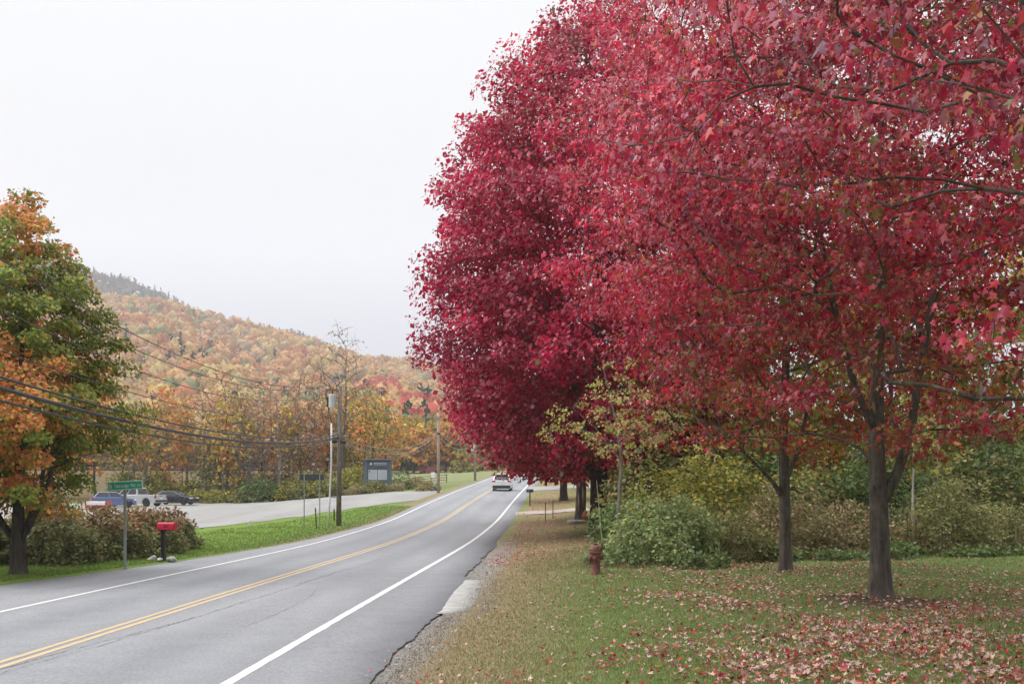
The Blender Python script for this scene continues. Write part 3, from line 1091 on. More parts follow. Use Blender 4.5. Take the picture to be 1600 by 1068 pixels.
def _dome():
    bm = bmesh.new()
    bmesh.ops.create_icosphere(bm, subdivisions=1, radius=1)
    bmesh.ops.delete(bm, geom=[v for v in bm.verts if v.co.z < -.45], context='VERTS')
    bmesh.ops.triangulate(bm, faces=bm.faces)
    bm.verts.ensure_lookup_table()
    v = np.array([v.co[:] for v in bm.verts]); f = np.array([[q.index for q in fc.verts] for fc in bm.faces])
    bm.free()
    return v, f
DOME = _dome()
def forest(name, label, P, H, Wd, pal, per, card, seed, cone=None):
    """each tree: a lumpy crown body wrapped in leaf sprays"""
    r = np.random.default_rng(seed)
    n = len(P)
    if cone is None: cone = np.zeros(n, bool)
    dv, df = DOME
    k = len(dv)
    body = dv[None] * (1 + r.normal(0, .13, (n, k, 1)))
    body = body * np.stack([Wd, Wd, H * .5], 1)[:, None, :] * .76
    t = np.clip((dv[:, 2] + .45) / 1.45, 0, 1)
    cb = np.stack([dv[:, 0] * (1 - t) ** .8, dv[:, 1] * (1 - t) ** .8, t * 1.25 - .45], 1)[None] * np.stack([Wd, Wd, H], 1)[:, None, :] * (1 + r.normal(0, .1, (n, k, 1)))
    body = np.where(cone[:, None, None], cb, body)
    base0 = P + np.array([0, 0, 1.0]) * (H * .5)[:, None]
    V0 = (body + base0[:, None, :]).reshape(-1, 3)
    F0 = (df[None] + (np.arange(n) * k)[:, None, None]).reshape(-1, 3)
    C0 = np.repeat(pal, k, axis=0) * r.normal(1, .10, (n * k, 1))
    ci = np.repeat(np.arange(n), per)
    N_ = n * per
    g = nrm(r.normal(0, 1, (N_, 3)))
    g[:, 2] = np.abs(g[:, 2]) - .2
    off = g * r.uniform(.8, 1.02, (N_, 1)) * np.stack([Wd[ci], Wd[ci], H[ci] * .5], 1)
    a = r.uniform(0, 6.283, N_); tt = r.uniform(0, 1, N_)
    q = np.stack([np.cos(a) * (1 - tt) * Wd[ci] * .95, np.sin(a) * (1 - tt) * Wd[ci] * .95, (tt * 1.25 - .45) * H[ci]], 1)
    off = np.where(cone[ci][:, None], q, off)
    g = np.where(cone[ci][:, None], nrm(np.stack([np.cos(a), np.sin(a), np.full(N_, .5)], 1)), g)
    A = nrm(r.normal(0, 1, (N_, 3)) + np.array([0, 0, -.2]))
    C = pal[ci] * r.normal(1, .10, (N_, 1)) * r.normal(1, .04, (N_, 3))
    V, F, CC = leaves(base0[ci] + off, A, nrm(g + r.normal(0, .18, (N_, 3))), card[ci] * r.uniform(.7, 1.3, N_), C, LEAF_LOW)
    o = npobj(name, np.concatenate([V0, V]), np.concatenate([F0, F + len(V0)]), M_forest, None, np.clip(np.concatenate([C0, CC]), .005, .9), smooth=True)
    tag(o, label, 'forest', kind='stuff')

def hill_woods():
    r = np.random.default_rng(77)
    n = 4300
    si = r.uniform(0.0, 1, n) ** .8
    si[: n // 3] = r.uniform(0, .32, n // 3)
    r.shuffle(si)
    u = r.uniform(-40, 800, n)
    u[: n // 14] = r.uniform(800, 1600, n // 14)
    si[-160:] = 1.0 - r.uniform(0, .012, 160)
    u[-160:] = np.linspace(60, 720, 160) + r.normal(0, 2, 160)
    P = hA(u, si)
    pal = np.array([(.47, .25, .115), (.50, .32, .155), (.41, .175, .10), (.49, .37, .17), (.24, .245, .115), (.31, .23, .16), (.45, .27, .17)])
    w = np.array([.24, .24, .11, .15, .11, .07, .08])
    c = pal[r.choice(7, n, p=w)]
    # drifts of one colour
    k = np.sin(u * .03 + si * 9) + np.sin(u * .011 - si * 14 + 2)
    c = np.where((k > 1.0)[:, None], c * .65 + .35 * np.array([.42, .29, .13]), c)
    red = (u > 560) & (si < .45) & (r.uniform(0, 1, n) < .38)
    c = np.where(red[:, None], np.array([.42, .085, .075]), c)
    cone = r.uniform(0, 1, n) < np.where((si < .28), .03, np.where((u > 205) & (u < 330) & (si > .28) & (si < .5), .16, .02))
    c = np.where(cone[:, None], np.array([.035, .062, .04]), c)
    H = r.uniform(8, 17, n)
    Wd = np.clip(r.lognormal(1.75, .28, n), 3, 10)
    Wd = np.where(cone, 2.5, Wd)
    H = np.where(cone, H * .8, H)
    near = si < .3
    forest('hill_woods', 'autumn woods of orange and tan trees covering the hillside', P[~near], H[~near], Wd[~near], c[~near], 36, np.full((~near).sum(), 2.1), 5, cone[~near])
    forest('foothill_woods', 'woods of orange, red and green trees at the foot of the hill', P[near], H[near] * 1.05, Wd[near], c[near], 40, np.full(near.sum(), 1.7), 6, cone[near])
    # spruce and bare hardwood on the mountain
    n = 620
    u = r.uniform(-60, 420, n); si = np.sqrt(r.uniform(.25, 1, n))
    si[:240] = 1; u[:240] = np.linspace(-60, 500, 240)
    P = hB(u, si)
    cn = r.uniform(0, 1, n) < .6
    c = np.where(cn[:, None], np.array([.03, .05, .05]), np.array([.10, .09, .095]))
    forest('mountain_woods', 'dark spruce and bare woods on the far mountain', P, r.uniform(10, 16, n), np.where(cn, 3.6, 6.0), c, 20, np.full(n, 3.0), 8, cn)
hill_woods()

# ------------------------------------------------------------------ air between here and the hills
hz_mb = MB().box((0, 1010, 227), (3300, 2200, 520))
hz = hz_mb.build('haze', None)
hz.data.materials.clear()
mh = bpy.data.materials.new('haze')
mh.use_nodes = True
mh.node_tree.nodes.clear()
ho = mh.node_tree.nodes.new('ShaderNodeOutputMaterial')
pv = mh.node_tree.nodes.new('ShaderNodeVolumePrincipled')
pv.inputs['Color'].default_value = (0.93, 0.95, 1.0, 1)
pv.inputs['Density'].default_value = 0.00028
pv.inputs['Anisotropy'].default_value = 0.2
mh.node_tree.links.new(pv.outputs[0], ho.inputs['Volume'])
hz.data.materials.append(mh)
tag(hz, 'thin pale autumn haze lying over the valley', 'haze', kind='stuff')
# ================================================================== NEAR RED MAPLES
RED = [((.56, .022, .068), .32), ((.46, .016, .060), .22), ((.30, .012, .045), .12), ((.64, .040, .060), .12), ((.60, .16, .21), .13), ((.44, .12, .20), .05), ((.56, .14, .045), .02)]  # pale pinks: silvery undersides, plus gloss highlights put into the colour
RED_FAR = [((.52, .012, .076), .36), ((.42, .010, .066), .30), ((.29, .009, .050), .14), ((.58, .026, .078), .15), ((.42, .09, .12), .05)]
RED_SHADED = [(tuple(c * k for c, k in zip(p, (.72, .8, .85))), w) for p, w in RED]  # reds darkened: canopy shade put into the leaf colours of the right-hand maples
INNER = [((.32, .075, .03), .28), ((.19, .17, .04), .34), ((.30, .04, .035), .28), ((.38, .17, .04), .10)]

def maple_patches(zlow, zhigh, rmax, inner_amt, base=RED):
    """clumps deep and low inside the crown have not fully turned: orange and olive"""
    def f(r, cl, ci, Pp, n):
        C = pick(r, base, n)
        I = pick(r, INNER, n)
        rr = np.linalg.norm(cl[:, :2], axis=1) / rmax
        p = inner_amt * (1 - sstep(.4, .78, rr)) * (1 - .6 * sstep(zlow, zhigh, cl[:, 2])) + r.normal(0, .1, len(cl)) * (rr < .7)
        p = np.clip(p, 0.01, .9)[ci]
        C = np.where((r.uniform(0, 1, n) < p)[:, None], I, C)
        return np.clip(C * np.clip(r.normal(1, .2, (len(cl), 1)), .5, 1.5)[ci], .004, .9)
    return f

# nearest maple in the picture
tl = [(0, 0, -.2, .185), (-.02, 0, .9, .172), (-.03, .02, 2.0, .162), (-.06, .03, 3.0, .14), (-.02, .08, 4.6, .115), (.06, .02, 6.5, .085), (0, 0, 9.0, .055), (.05, 0, 12.0, .02)]
fork = [(.02, -.03, 1.75, .11), (.30, -.05, 2.35, .10), (.55, -.05, 3.2, .085), (.72, -.08, 4.3, .07), (1.0, -.1, 6.0, .05), (1.3, 0, 8.5, .02)]
lf2 = [(-.06, .03, 3.0, .08), (-.55, -.2, 3.9, .07), (-1.0, -.5, 5.2, .055), (-1.5, -.7, 7.5, .02)]
make_tree('red_maple', 'nearest whole red maple, standing with a low side fork in bare soil on the lawn', (6.85, 18.5, g1(6.85, 18.5)),
          [(2.7, 1.9), (3.3, 3.6), (4.5, 4.6), (6.5, 5.4), (9, 5.2), (12, 3.6), (14.5, 1.0)], [tl, fork, lf2], 430, 165, .092, RED, 21, M_bark_mid, LEAF_MIX,
          cr_=.74, flat=.52, inner=.62, zmin=2.0, tip=.0085, patches=maple_patches(3.2, 8, 6.3, .85), twigs=3, n_leafparts=300, droop=.95, lump=.17, keep=lambda c: ~((c[:, 2] < 5.6) & ((np.sin(c[:, 0] * 12.9 + c[:, 1] * 78.2) * 437.58) % 1 < np.where(c[:, 1] < .5, .66, .3))))
# second maple behind it
tl = [(0, 0, -.2, .15), (-.01, 0, .8, .138), (-.03, 0, 1.9, .13), (-.05, .05, 3.2, .12), (.03, .02, 5.5, .09), (0, 0, 9, .06), (.05, 0, 13, .02)]
f1 = [(-.02, 0, 1.7, .075), (-.35, -.1, 2.2, .065), (-.95, -.3, 2.75, .05), (-1.7, -.5, 3.5, .03)]
f2 = [(.0, 0, 2.2, .07), (.3, -.1, 3.0, .06), (.6, -.2, 4.6, .04)]
make_tree('red_maple', 'slimmer red maple on the lawn, between the nearest maple and the hydrant', (6.68, 24.3, g1(6.68, 24.3)),
          [(2.6, 1.7), (3.4, 2.9), (5, 3.9), (8.0, 5.0), (11, 5.1), (14, 4.0), (17, 1.0)], [tl, f1, f2], 390, 140, .108, RED, 22, M_bark_mid, LEAF_MID,
          cr_=.82, flat=.52, inner=.55, zmin=1.9, tip=.009, patches=maple_patches(3.2, 8, 6.0, .85), twigs=2, droop=.95, lump=.14, keep=lambda c: ~((c[:, 2] < 5.0) & ((np.sin(c[:, 0] * 12.9 + c[:, 1] * 78.2) * 437.58) % 1 < 0.45)))
# maple just out of frame on the right, its crown hangs into the picture
tl = [(0, 0, -.2, .23), (.0, 0, 1.0, .20), (.03, 0, 2.2, .18), (.0, .02, 4.0, .14), (-.05, 0, 6.5, .10), (0, 0, 10, .05), (0, 0, 13, .02)]
f1 = [(0, 0, 1.9, .12), (-.25, .1, 3.0, .11), (-.45, -.1, 4.2, .095), (-.95, -.45, 5.6, .075), (-1.6, -.9, 7.4, .05), (-2.0, -1.2, 9.5, .02)]
f2 = [(0, 0, 2.2, .10), (-.6, -.5, 3.2, .085), (-1.25, -1.15, 4.5, .065), (-2.0, -2.0, 6.0, .04)]
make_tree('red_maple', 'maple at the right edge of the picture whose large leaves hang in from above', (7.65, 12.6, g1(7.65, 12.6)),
          [(3.0, 2.0), (3.6, 4.4), (4.8, 5.8), (6.5, 6.5), (9, 5.6), (12, 3.4), (14, 1.0)], [tl, f1, f2], 350, 92, .098, RED_SHADED, 23, M_bark_mid, LEAF_MIX8,
          cr_=.75, flat=.6, inner=.6, zmin=2.2, tip=.0085, patches=maple_patches(4, 12, 7.4, .75, RED_SHADED), twigs=3, n_leafparts=300, droop=.95, lump=.18, keep=lambda c: ~(((np.sin(c[:, 0] * 12.9 + c[:, 1] * 78.2) * 437.58) % 1 < np.where((c[:, 2] < 5.8) & (c[:, 0] < 0), .6, .2))))

tl = [(0, 0, -.2, .24), (0, 0, 1.2, .20), (.02, 0, 2.6, .18), (-.05, .02, 5.0, .13), (0, 0, 8, .08), (0, 0, 12, .02)]
f1 = [(0, 0, 2.4, .10), (-.6, .3, 3.6, .085), (-1.5, .5, 5.2, .06), (-2.6, .6, 7.0, .03)]
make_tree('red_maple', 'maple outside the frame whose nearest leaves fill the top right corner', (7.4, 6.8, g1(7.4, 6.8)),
          [(3.7, 1.4), (4.4, 2.9), (5.6, 4.2), (7.5, 4.8), (10, 4.0), (13, .8)], [tl, f1], 260, 60, .10, RED_SHADED, 24, M_bark_mid, LEAF_MIX8,
          cr_=.75, flat=.6, inner=.6, zmin=2.6, tip=.0085, patches=maple_patches(4, 10, 6, .6, RED_SHADED), twigs=2, droop=.95, lump=.16)

# ================================================================== OLD MAPLES FURTHER ALONG
tl = [(0, 0, -.3, .46), (0, 0, .8, .42), (.05, 0, 2.2, .40), (.0, 0, 3.4, .34), (-.1, 0, 6, .24), (0, 0, 11, .15), (0, 0, 18, .05)]
f1 = [(-.1, 0, 2.6, .2), (-.8, -.2, 3.5, .17), (-2.0, -.4, 4.4, .13), (-3.6, -.4, 5.4, .08), (-5.2, -.5, 6.4, .04)]
f2 = [(-.05, 0, 3.0, .2), (-.7, -.6, 5.0, .17), (-1.5, -1.2, 8, .13), (-2.4, -1.6, 12, .06)]
f3 = [(.1, 0, 3.0, .2), (.9, -.4, 5.5, .16), (1.8, -.6, 9, .11), (2.2, -.8, 14, .05)]
make_tree('old_maple', 'tallest crimson maple overhanging the road, its dark trunk behind the green bush', (3.9, 45.0, g1(3.9, 45)),
          [(2.9, 3.6), (4.2, 5.6), (6.5, 7.0), (8.5, 7.4), (12, 7.3), (15.5, 6.7), (19, 5.3), (22, 3.0), (24.2, .6)], [tl, f1, f2, f3], 660, 245, .182, RED_FAR, 31, M_bark_dark, LEAF_LOW,
          cr_=.95, flat=1.0, inner=.5, zmin=2.6, tip=.011, patches=maple_patches(3, 9, 8.2, .35, RED_FAR), twigs=1, droop=.35, lump=.06, keep=lambda c: ~((c[:, 0] > -1.5) & (c[:, 0] < 2.8) & (c[:, 1] < 1) & (c[:, 2] > 5) & (c[:, 2] < 19) & ((np.sin(c[:, 0] * 12.9 + c[:, 1] * 78.2) * 437.58) % 1 < .58)))
tl = [(0, 0, -.3, .34), (0, 0, .6, .30), (.03, 0, 1.6, .29), (.0, 0, 2.7, .28), (.1, 0, 4.5, .2), (0, 0, 8, .12), (0, 0, 12, .04)]
f1 = [(0, 0, 2.3, .14), (-1.2, -.3, 3.2, .11), (-2.8, -.5, 3.6, .07), (-4.6, -.5, 3.4, .03)]
tb = make_tree('old_maple', 'old maple with scarred grey trunk beside the flat stone, crown over the road', (4.0, 58.0, g1(4.0, 58)),
          [(2.5, 2.5), (3.2, 5.0), (5, 6.2), (8, 6.0), (11, 4.4), (14, 1.5)], [tl, f1], 190, 70, .26, [((.42, .05, .06), .4), ((.30, .02, .045), .3), ((.46, .11, .07), .3)], 32, M_bark_old, LEAF_LOW,
          cr_=1.05, flat=.6, inner=.5, zmin=2.3, tip=.012, twigs=1, droop=.35, lump=.1)
mb = MB()          # pale wood where the bark has gone
for dx, z0, z1 in ((-.12, .55, 1.55), (.11, .75, 1.95), (.1, 2.1, 2.7)):
    mb.tube([(dx, -.30, z0), (dx + .01, -.325, (z0 + z1) / 2), (dx - .01, -.29, z1)], [.02, .075, .02], 8)
mb.build('bark_scar', mat('bare_wood', (.30, .25, .22), .9, .25, 12, .4, stretch=(1, 1, .2)), tb, smooth=True)
tl = [(0, 0, -.3, .34), (0, 0, .8, .29), (.03, 0, 2.0, .27), (.1, 0, 4.5, .2), (0, 0, 8, .1)]
f1 = [(0, 0, 1.9, .12), (-.9, -.2, 3.0, .1), (-2.4, -.3, 4.0, .05)]
make_tree('old_maple', 'smaller dark-trunked maple beyond the scarred one, near the black mailbox', (4.15, 80.0, g1(4.15, 80)),
          [(1.9, 2.0), (2.6, 3.9), (4, 4.6), (6.5, 4.3), (9, 2.8), (11, .8)], [tl, f1], 110, 60, .28, [((.42, .085, .055), .4), ((.36, .04, .05), .3), ((.40, .15, .06), .3)], 33, M_bark_dark, LEAF_LOW,
          cr_=.95, flat=.6, inner=.5, zmin=1.8, tip=.012, twigs=1, droop=.3)

# ================================================================== GREEN AND ORANGE MAPLE AT LEFT
GREEN = [((.20, .27, .05), .42), ((.15, .215, .045), .24), ((.29, .29, .055), .22), ((.40, .30, .055), .12)]
ORNG = [((.68, .29, .08), .4), ((.70, .23, .12), .25), ((.60, .34, .08), .25), ((.45, .32, .07), .1)]
def left_patches(r, cl, ci, Pp, n):
    G = pick(r, GREEN, n); O = pick(r, ORNG, n)
    ph = np.sin(cl[:, 0] * 1.6 + 1) + np.sin(cl[:, 2] * 1.5 + .4) + np.sin(cl[:, 1] * 1.4 + cl[:, 2] * .8)
    sc = .75 + .6 * ph - .38 * cl[:, 0] - .11 * (cl[:, 2] - 4.2) - .12 * cl[:, 1] + .25 * (np.linalg.norm(cl[:, :2], axis=1) - 2.2) - .35 * (cl[:, 2] < 4.5) * 0 + r.normal(0, .35, len(cl))
    pr = sstep(.1, 1.0, sc)[ci] * .9
    C = np.where((r.uniform(0, 1, n) < pr)[:, None], O, G)
    return np.clip(C * r.normal(1, .12, (len(cl), 1))[ci], .004, .9)
tl = [(0, 0, -.2, .20), (0, 0, .6, .185), (0, 0, 1.0, .18), (.02, 0, 1.9, .13), (.05, .05, 4, .09), (.1, 0, 7, .05), (.4, 0, 10, .015)]
f1 = [(-.06, 0, .85, .12), (-.42, 0, 1.35, .105), (-.85, 0, 2.1, .085), (-1.2, .1, 4, .05), (-1.3, 0, 7, .02)]
f2 = [(.06, 0, .85, .09), (.4, -.05, 1.4, .075), (.75, -.1, 2.1, .055), (1.3, -.1, 4, .035), (1.5, 0, 6, .015)]
f3 = [(.04, .03, .9, .09), (.25, .1, 1.5, .07), (.5, .2, 2.2, .055), (.8, .3, 4.5, .03)]
make_tree('maple', 'half-turned green and orange maple with a forked dark trunk at the left edge', (-13.2, 26.6, g1(-13.2, 26.6)),
          [(1.8, 1.7), (2.6, 2.8), (4.0, 3.1), (5.5, 2.65), (7, 2.1), (8.3, 1.45), (9.4, .75), (10.1, .2)], [tl, f1, f2, f3], 340, 240, .105, GREEN, 41, M_bark_dark, LEAF_LOW, M_leaf_matte,
          cr_=.5, flat=.7, inner=.6, zmin=1.7, tip=.007, patches=left_patches, twigs=2, droop=.4, lump=.14, keep=lambda c: ~(((c[:, 0] > 1.3 - .35 * np.clip(c[:, 1], 0, 2)) & (c[:, 2] < 3.4)) | ((c[:, 0] > 2.0) & (c[:, 1] < .6))))
# ================================================================== SHRUBS AND THICKET ON THE RIGHT
BUSHG = [((0.144, 0.219, 0.077), 0.4), ((0.106, 0.169, 0.056), 0.3), ((0.206, 0.269, 0.106), 0.2), ((0.250, 0.250, 0.075), 0.1)]
BUSHL = [((.29, .36, .15), .4), ((.21, .28, .10), .3), ((.36, .42, .20), .2), ((.40, .38, .13), .1)]
WEED = [((0.182, 0.196, 0.063), 0.3), ((0.266, 0.252, 0.084), 0.25), ((0.119, 0.154, 0.049), 0.25), ((0.364, 0.294, 0.140), 0.2)]
TAN = [((0.338, 0.257, 0.135), 0.35), ((0.230, 0.203, 0.081), 0.35), ((0.446, 0.351, 0.216), 0.15), ((0.149, 0.162, 0.054), 0.15)]
YEL = [((0.420, 0.350, 0.063), 0.35), ((0.294, 0.280, 0.063), 0.35), ((0.182, 0.210, 0.056), 0.3)]
make_bush('bush', 'rounded pale green bush just behind the red hydrant', (4.25, 27.6, g1(4.25, 27.6)), 1.45, 1.1, 1.6, 95, 85, .10, BUSHL, 51, cr_=.36, stems=16)
make_bush('bush', 'low olive bush between the green bush and the slimmer maple trunk', (6.0, 28.6, g1(6, 28.6)), 1.25, 1.0, 1.35, 60, 60, .10, WEED, 52, cr_=.34, stems=10)
make_bush('bush', 'small bright yellow shrub above the green bush beside the sapling', (4.6, 32.0, g1(4.6, 32)), .9, .8, 2.9, 34, 40, .13, YEL, 53, cr_=.4)
make_bush('bush', 'olive shrub under the sapling, left of the yellow shrub', (3.9, 35.0, g1(3.9, 35)), 1.0, .9, 1.6, 34, 50, .14, BUSHG, 57, cr_=.4)
k = 0
for i, (x, y, rx, h, pal, why) in enumerate([
        (8.1, 29.6, 1.2, 1.9, TAN, 'tan seed-headed weeds directly behind the slimmer maple'),
        (10.4, 30.3, 1.7, 1.35, TAN, 'tan and olive brush seen between the two near trunks'),
        (13.2, 30.0, 1.2, 2.2, WEED, 'olive brush just right of the nearest trunk'),
        (15.4, 31.2, 1.8, 1.3, WEED, 'olive-green brush at the far right end of the lawn edge'),
        (17.6, 30.6, 1.3, 2.4, TAN, 'tan brush at the right frame edge behind the lawn')]):
    make_bush('brush_clump', why, (x, y, g1(x, y)), rx, 1.1, h, 70, 60, .10, pal, 60 + i, cr_=.36, stems=12, group='brush along the lawn edge')
for i, (x, y, rx, h, pal, why) in enumerate([
        (7.0, 34.0, 1.5, 3.4, YEL, 'yellow-green shrub behind the slimmer maple trunk'),
        (10.2, 35.6, 2.2, 2.7, WEED, 'tall olive shrub midway between the two near trunks'),
        (13.0, 34.6, 1.6, 3.9, BUSHG, 'tall green shrub rising behind the nearest trunk'),
        (16.6, 36, 2.3, 2.8, WEED, 'tall olive shrub right of the grey trunk'),
        (19.6, 35.5, 1.8, 4.2, BUSHG, 'tall green shrub at the right frame edge')]):
    make_bush('thicket_shrub', why, (x, y, g1(x, y)), rx, 1.5, h, 80, 60, .15, pal, 70 + i, cr_=.5, stems=9, group='thicket behind the lawn')
for i, (x, y, h, pal) in enumerate([(5.6, 38.5, 3.2, WEED), (8.8, 38.5, 3.8, BUSHG), (11.8, 38.8, 4.0, YEL), (14.9, 38.9, 4.2, WEED), (18.1, 39.3, 4.4, BUSHG), (21.3, 40, 4.4, YEL), (23.0, 37.5, 4.0, WEED)]):
    make_bush('wood_edge_shrub', f'{ORD[i]} tall shrub from the left along the edge of the right wood', (x, y, g1(x, y)), 2.2, 1.4, h, 90, 50, .19, pal, 520 + i, cr_=.6, stems=8, group='tall shrubs at the edge of the right wood')
# low leafy weeds along the mown edge
for i, (x, y) in enumerate([(2.7, 26.2), (4.9, 25.9), (7.6, 28.3), (9.3, 28.5), (11.2, 28.6), (13.3, 28.7), (15.1, 28.8)]):
    make_bush('weed_clump', f'{ORD[i]} low green weed clump from the left along the mown edge', (x, y, g1(x, y)), .75, .4, [.42, .3, .36, .22, .4, .28, .34][i], 22, 22, .12, [((.15, .21, .07), .6), ((.20, .25, .10), .4)], 80 + i, cr_=.16, stems=3, group='weeds along the mown edge', cat='weeds')
# back trees
WOODY = [((0.351, 0.297, 0.068), 0.3), ((0.459, 0.338, 0.068), 0.25), ((0.230, 0.243, 0.061), 0.3), ((0.405, 0.189, 0.054), 0.15)]
for i, (x, y, h, pal, why, bk) in enumerate([
        (8.0, 41.0, 12, WOODY, 'yellowing tree behind the slimmer maple', M_bark_dark),
        (11.5, 42.5, 13, YEL, 'yellow tree between the two near maple trunks', M_bark_grey),
        (15.2, 40.5, 14, WOODY, 'yellow-green tree behind the nearest trunk', M_bark_dark),
        (20.2, 42.3, 15, WOODY, 'thick pale grey-trunked tree near the right frame edge', M_bark_pale),
        (24.0, 44.0, 14, YEL, 'yellow tree beyond the right frame edge', M_bark_grey),
        (22.0, 48.5, 12, WOODY, 'olive tree behind the thick grey trunk at the right edge', M_bark_dark),
        (13.0, 50.0, 16, WOODY, 'taller olive tree further back between the near trunks', M_bark_dark),
        (18.5, 52.0, 16, YEL, 'tall yellow tree at the back of the right wood', M_bark_dark),
        (7.0, 54.0, 15, WOODY, 'tall olive tree behind the crimson maple row', M_bark_dark)]):
    make_tree('woodland_tree', why, (x, y, g1(x, y)), [(h * .12, 1.4), (h * .3, 2.8), (h * .6, 3.0), (h * .85, 1.8), (h, .4)],
              [trunk_line(h * .9, .3 if bk is M_bark_pale else .16, .03, (rng.normal(0, .4), 0), .06, 7, i)], 60, 64, .27, pal, 90 + i, bk, LEAF_LOW, M_leaf_matte,
              cr_=.85, inner=.6, zmin=h * .11, twigs=1, limbs=False, group='trees of the wood on the right', tip=.01)
for i, (x, y, h, r) in enumerate([(13.0, 32.3, 5, .055), (14.3, 33.5, 5, .04)]):
    make_tree('sapling', ['thin pale pole sapling right of the nearest trunk', 'thinner grey sapling further right in the thicket'][i], (x, y, g1(x, y)), [(2.6, .4), (4, .9), (5.2, .3)],
              [trunk_line(h, r, .015, (.1, 0), .03, 6, 40 + i)], 14, 26, .16, YEL, 120 + i, M_bark_pale, LEAF_LOW, M_leaf_matte, cr_=.4, zmin=2.2, twigs=1, limbs=False, tip=.006, flare=.2)
# forked pale sapling in front of the crimson maple
st = [(0, 0, -.1, .075), (.02, 0, 1.2, .065), (.06, 0, 2.2, .058), (.10, 0, 3.05, .05), (-.05, 0, 4.2, .034), (-.4, -.1, 5.6, .018), (-.55, -.1, 6.3, .008)]
fl = [(.10, 0, 3.0, .042), (-.35, -.1, 3.5, .036), (-1.1, -.2, 3.95, .028), (-1.9, -.3, 4.15, .02), (-2.8, -.3, 4.1, .008)]
fl2 = [(-.3, -.1, 3.45, .022), (-.8, -.2, 4.1, .017), (-1.5, -.3, 4.7, .008)]
r_ = np.random.default_rng(4)
make_tree('sapling', 'pale forked sapling with sparse yellow-green leaves leaning left above the green bush', (3.5, 32.8, g1(3.5, 32.8)),
          [(3.2, .5), (3.9, 2.4), (4.6, 2.2), (5.4, .9), (6.4, .3)], [st, fl, fl2], 60, 30, .10, [((.48, .43, .13), .5), ((.36, .37, .10), .35), ((.52, .33, .17), .15)], 130, M_bark_grey, LEAF_MID, M_leaf_matte,
          cr_=.34, zmin=3.2, twigs=2, inner=.7, tip=.006, limbs=True, flare=.3, lump=.3)

# ================================================================== HEDGE ON THE LEFT
HED = [((0.169, 0.182, 0.061), 0.35), ((0.128, 0.149, 0.047), 0.3), ((0.270, 0.257, 0.115), 0.25), ((0.216, 0.135, 0.061), 0.1)]
def hedge_patches(r, cl, ci, Pp, n):
    A = pick(r, HED, n); B = pick(r, [((.27, .15, .07), .5), ((.31, .19, .09), .3), ((.21, .12, .06), .2)], n)
    p = sstep(.75, 1.25, Pp[:, 2] + .1 * Pp[:, 0]) * .75
    return np.clip(np.where((r.uniform(0, 1, n) < p)[:, None], B, A) * r.normal(1, .13, (len(cl), 1))[ci], .004, .9)
for i, (x, y, rx, ry, h, pt, why) in enumerate([
        (-16.4, 30.0, 1.5, 1.1, 1.5, None, 'olive hedge shrub at the left frame edge behind the maple trunk'),
        (-14.2, 30.4, 1.5, 1.1, 1.45, None, 'broad olive hedge shrub just right of the forked trunk'),
        (-13.4, 32.8, 1.4, 1.1, 1.5, hedge_patches, 'brown-topped hedge shrub behind the green street sign post'),
        (-13.2, 35.2, 1.4, 1.1, 1.5, hedge_patches, 'rusty-topped hedge shrub behind the red mailbox'),
        (-13.2, 37.8, 1.25, 1.1, 1.35, hedge_patches, 'rightmost hedge shrub with brown top beside the parking lot'),
        (-15.6, 33.6, 1.6, 1.2, 1.6, hedge_patches, 'hedge shrub at the back of the left hedge below the cars')]):
    make_bush('hedge_shrub', why, (x, y, g1(x, y)), rx, ry, h, 85, 62, .12, HED, 140 + i, cr_=.33, stems=10, group='hedge at the left', patches=pt)

# ================================================================== TREES BEHIND THE PARKING LOT
T_OR = [((0.600, 0.276, 0.072), 0.45), ((0.552, 0.336, 0.096), 0.35), ((0.620, 0.204, 0.084), 0.2)]
T_YE = [((0.575, 0.375, 0.075), 0.4), ((0.475, 0.350, 0.088), 0.35), ((0.325, 0.275, 0.075), 0.25)]
T_GR = [((0.297, 0.270, 0.081), 0.4), ((0.203, 0.216, 0.068), 0.3), ((0.405, 0.324, 0.108), 0.3)]
T_BA = [((0.425, 0.275, 0.163), 0.6), ((0.525, 0.325, 0.150), 0.4)]
T_RD = [((0.506, 0.143, 0.099), 0.6), ((0.528, 0.220, 0.110), 0.4)]
names = {'o': ('orange', T_OR), 'y': ('yellow', T_YE), 'g': ('olive-green', T_GR), 'b': ('nearly bare', T_BA), 'r': ('reddish', T_RD)}
rows = [  # image column of the trunk, distance, height, kind, trunk radius, leaf share
    (-20, 118, 15, 'o', .2), (30, 124, 14, 'y', .2), (90, 120, 14, 'y', .2), (150, 126, 15, 'o', .2), (190, 121, 12, 'g', .16), (226, 117, 12, 'b', .15),
    (262, 118, 14, 'o', .30), (290, 124, 14, 'b', .18), (321, 121, 13, 'b', .22), (343, 117, 16, 'b', .26), (357, 116, 13, 'y', .22), (386, 116, 14, 'b', .33),
    (408, 122, 14, 'b', .2), (437, 115.5, 15, 'b', .30), (452, 121, 12, 'o', .2), (470, 119, 15, 'b', .18), (492, 118, 16, 'b', .2), (512, 123, 14, 'o', .2),
    (535, 117, 20.5, 'b', .26), (556, 122, 13, 'y', .2), (578, 126, 13, 'g', .2), (600, 132, 12, 'o', .2)]
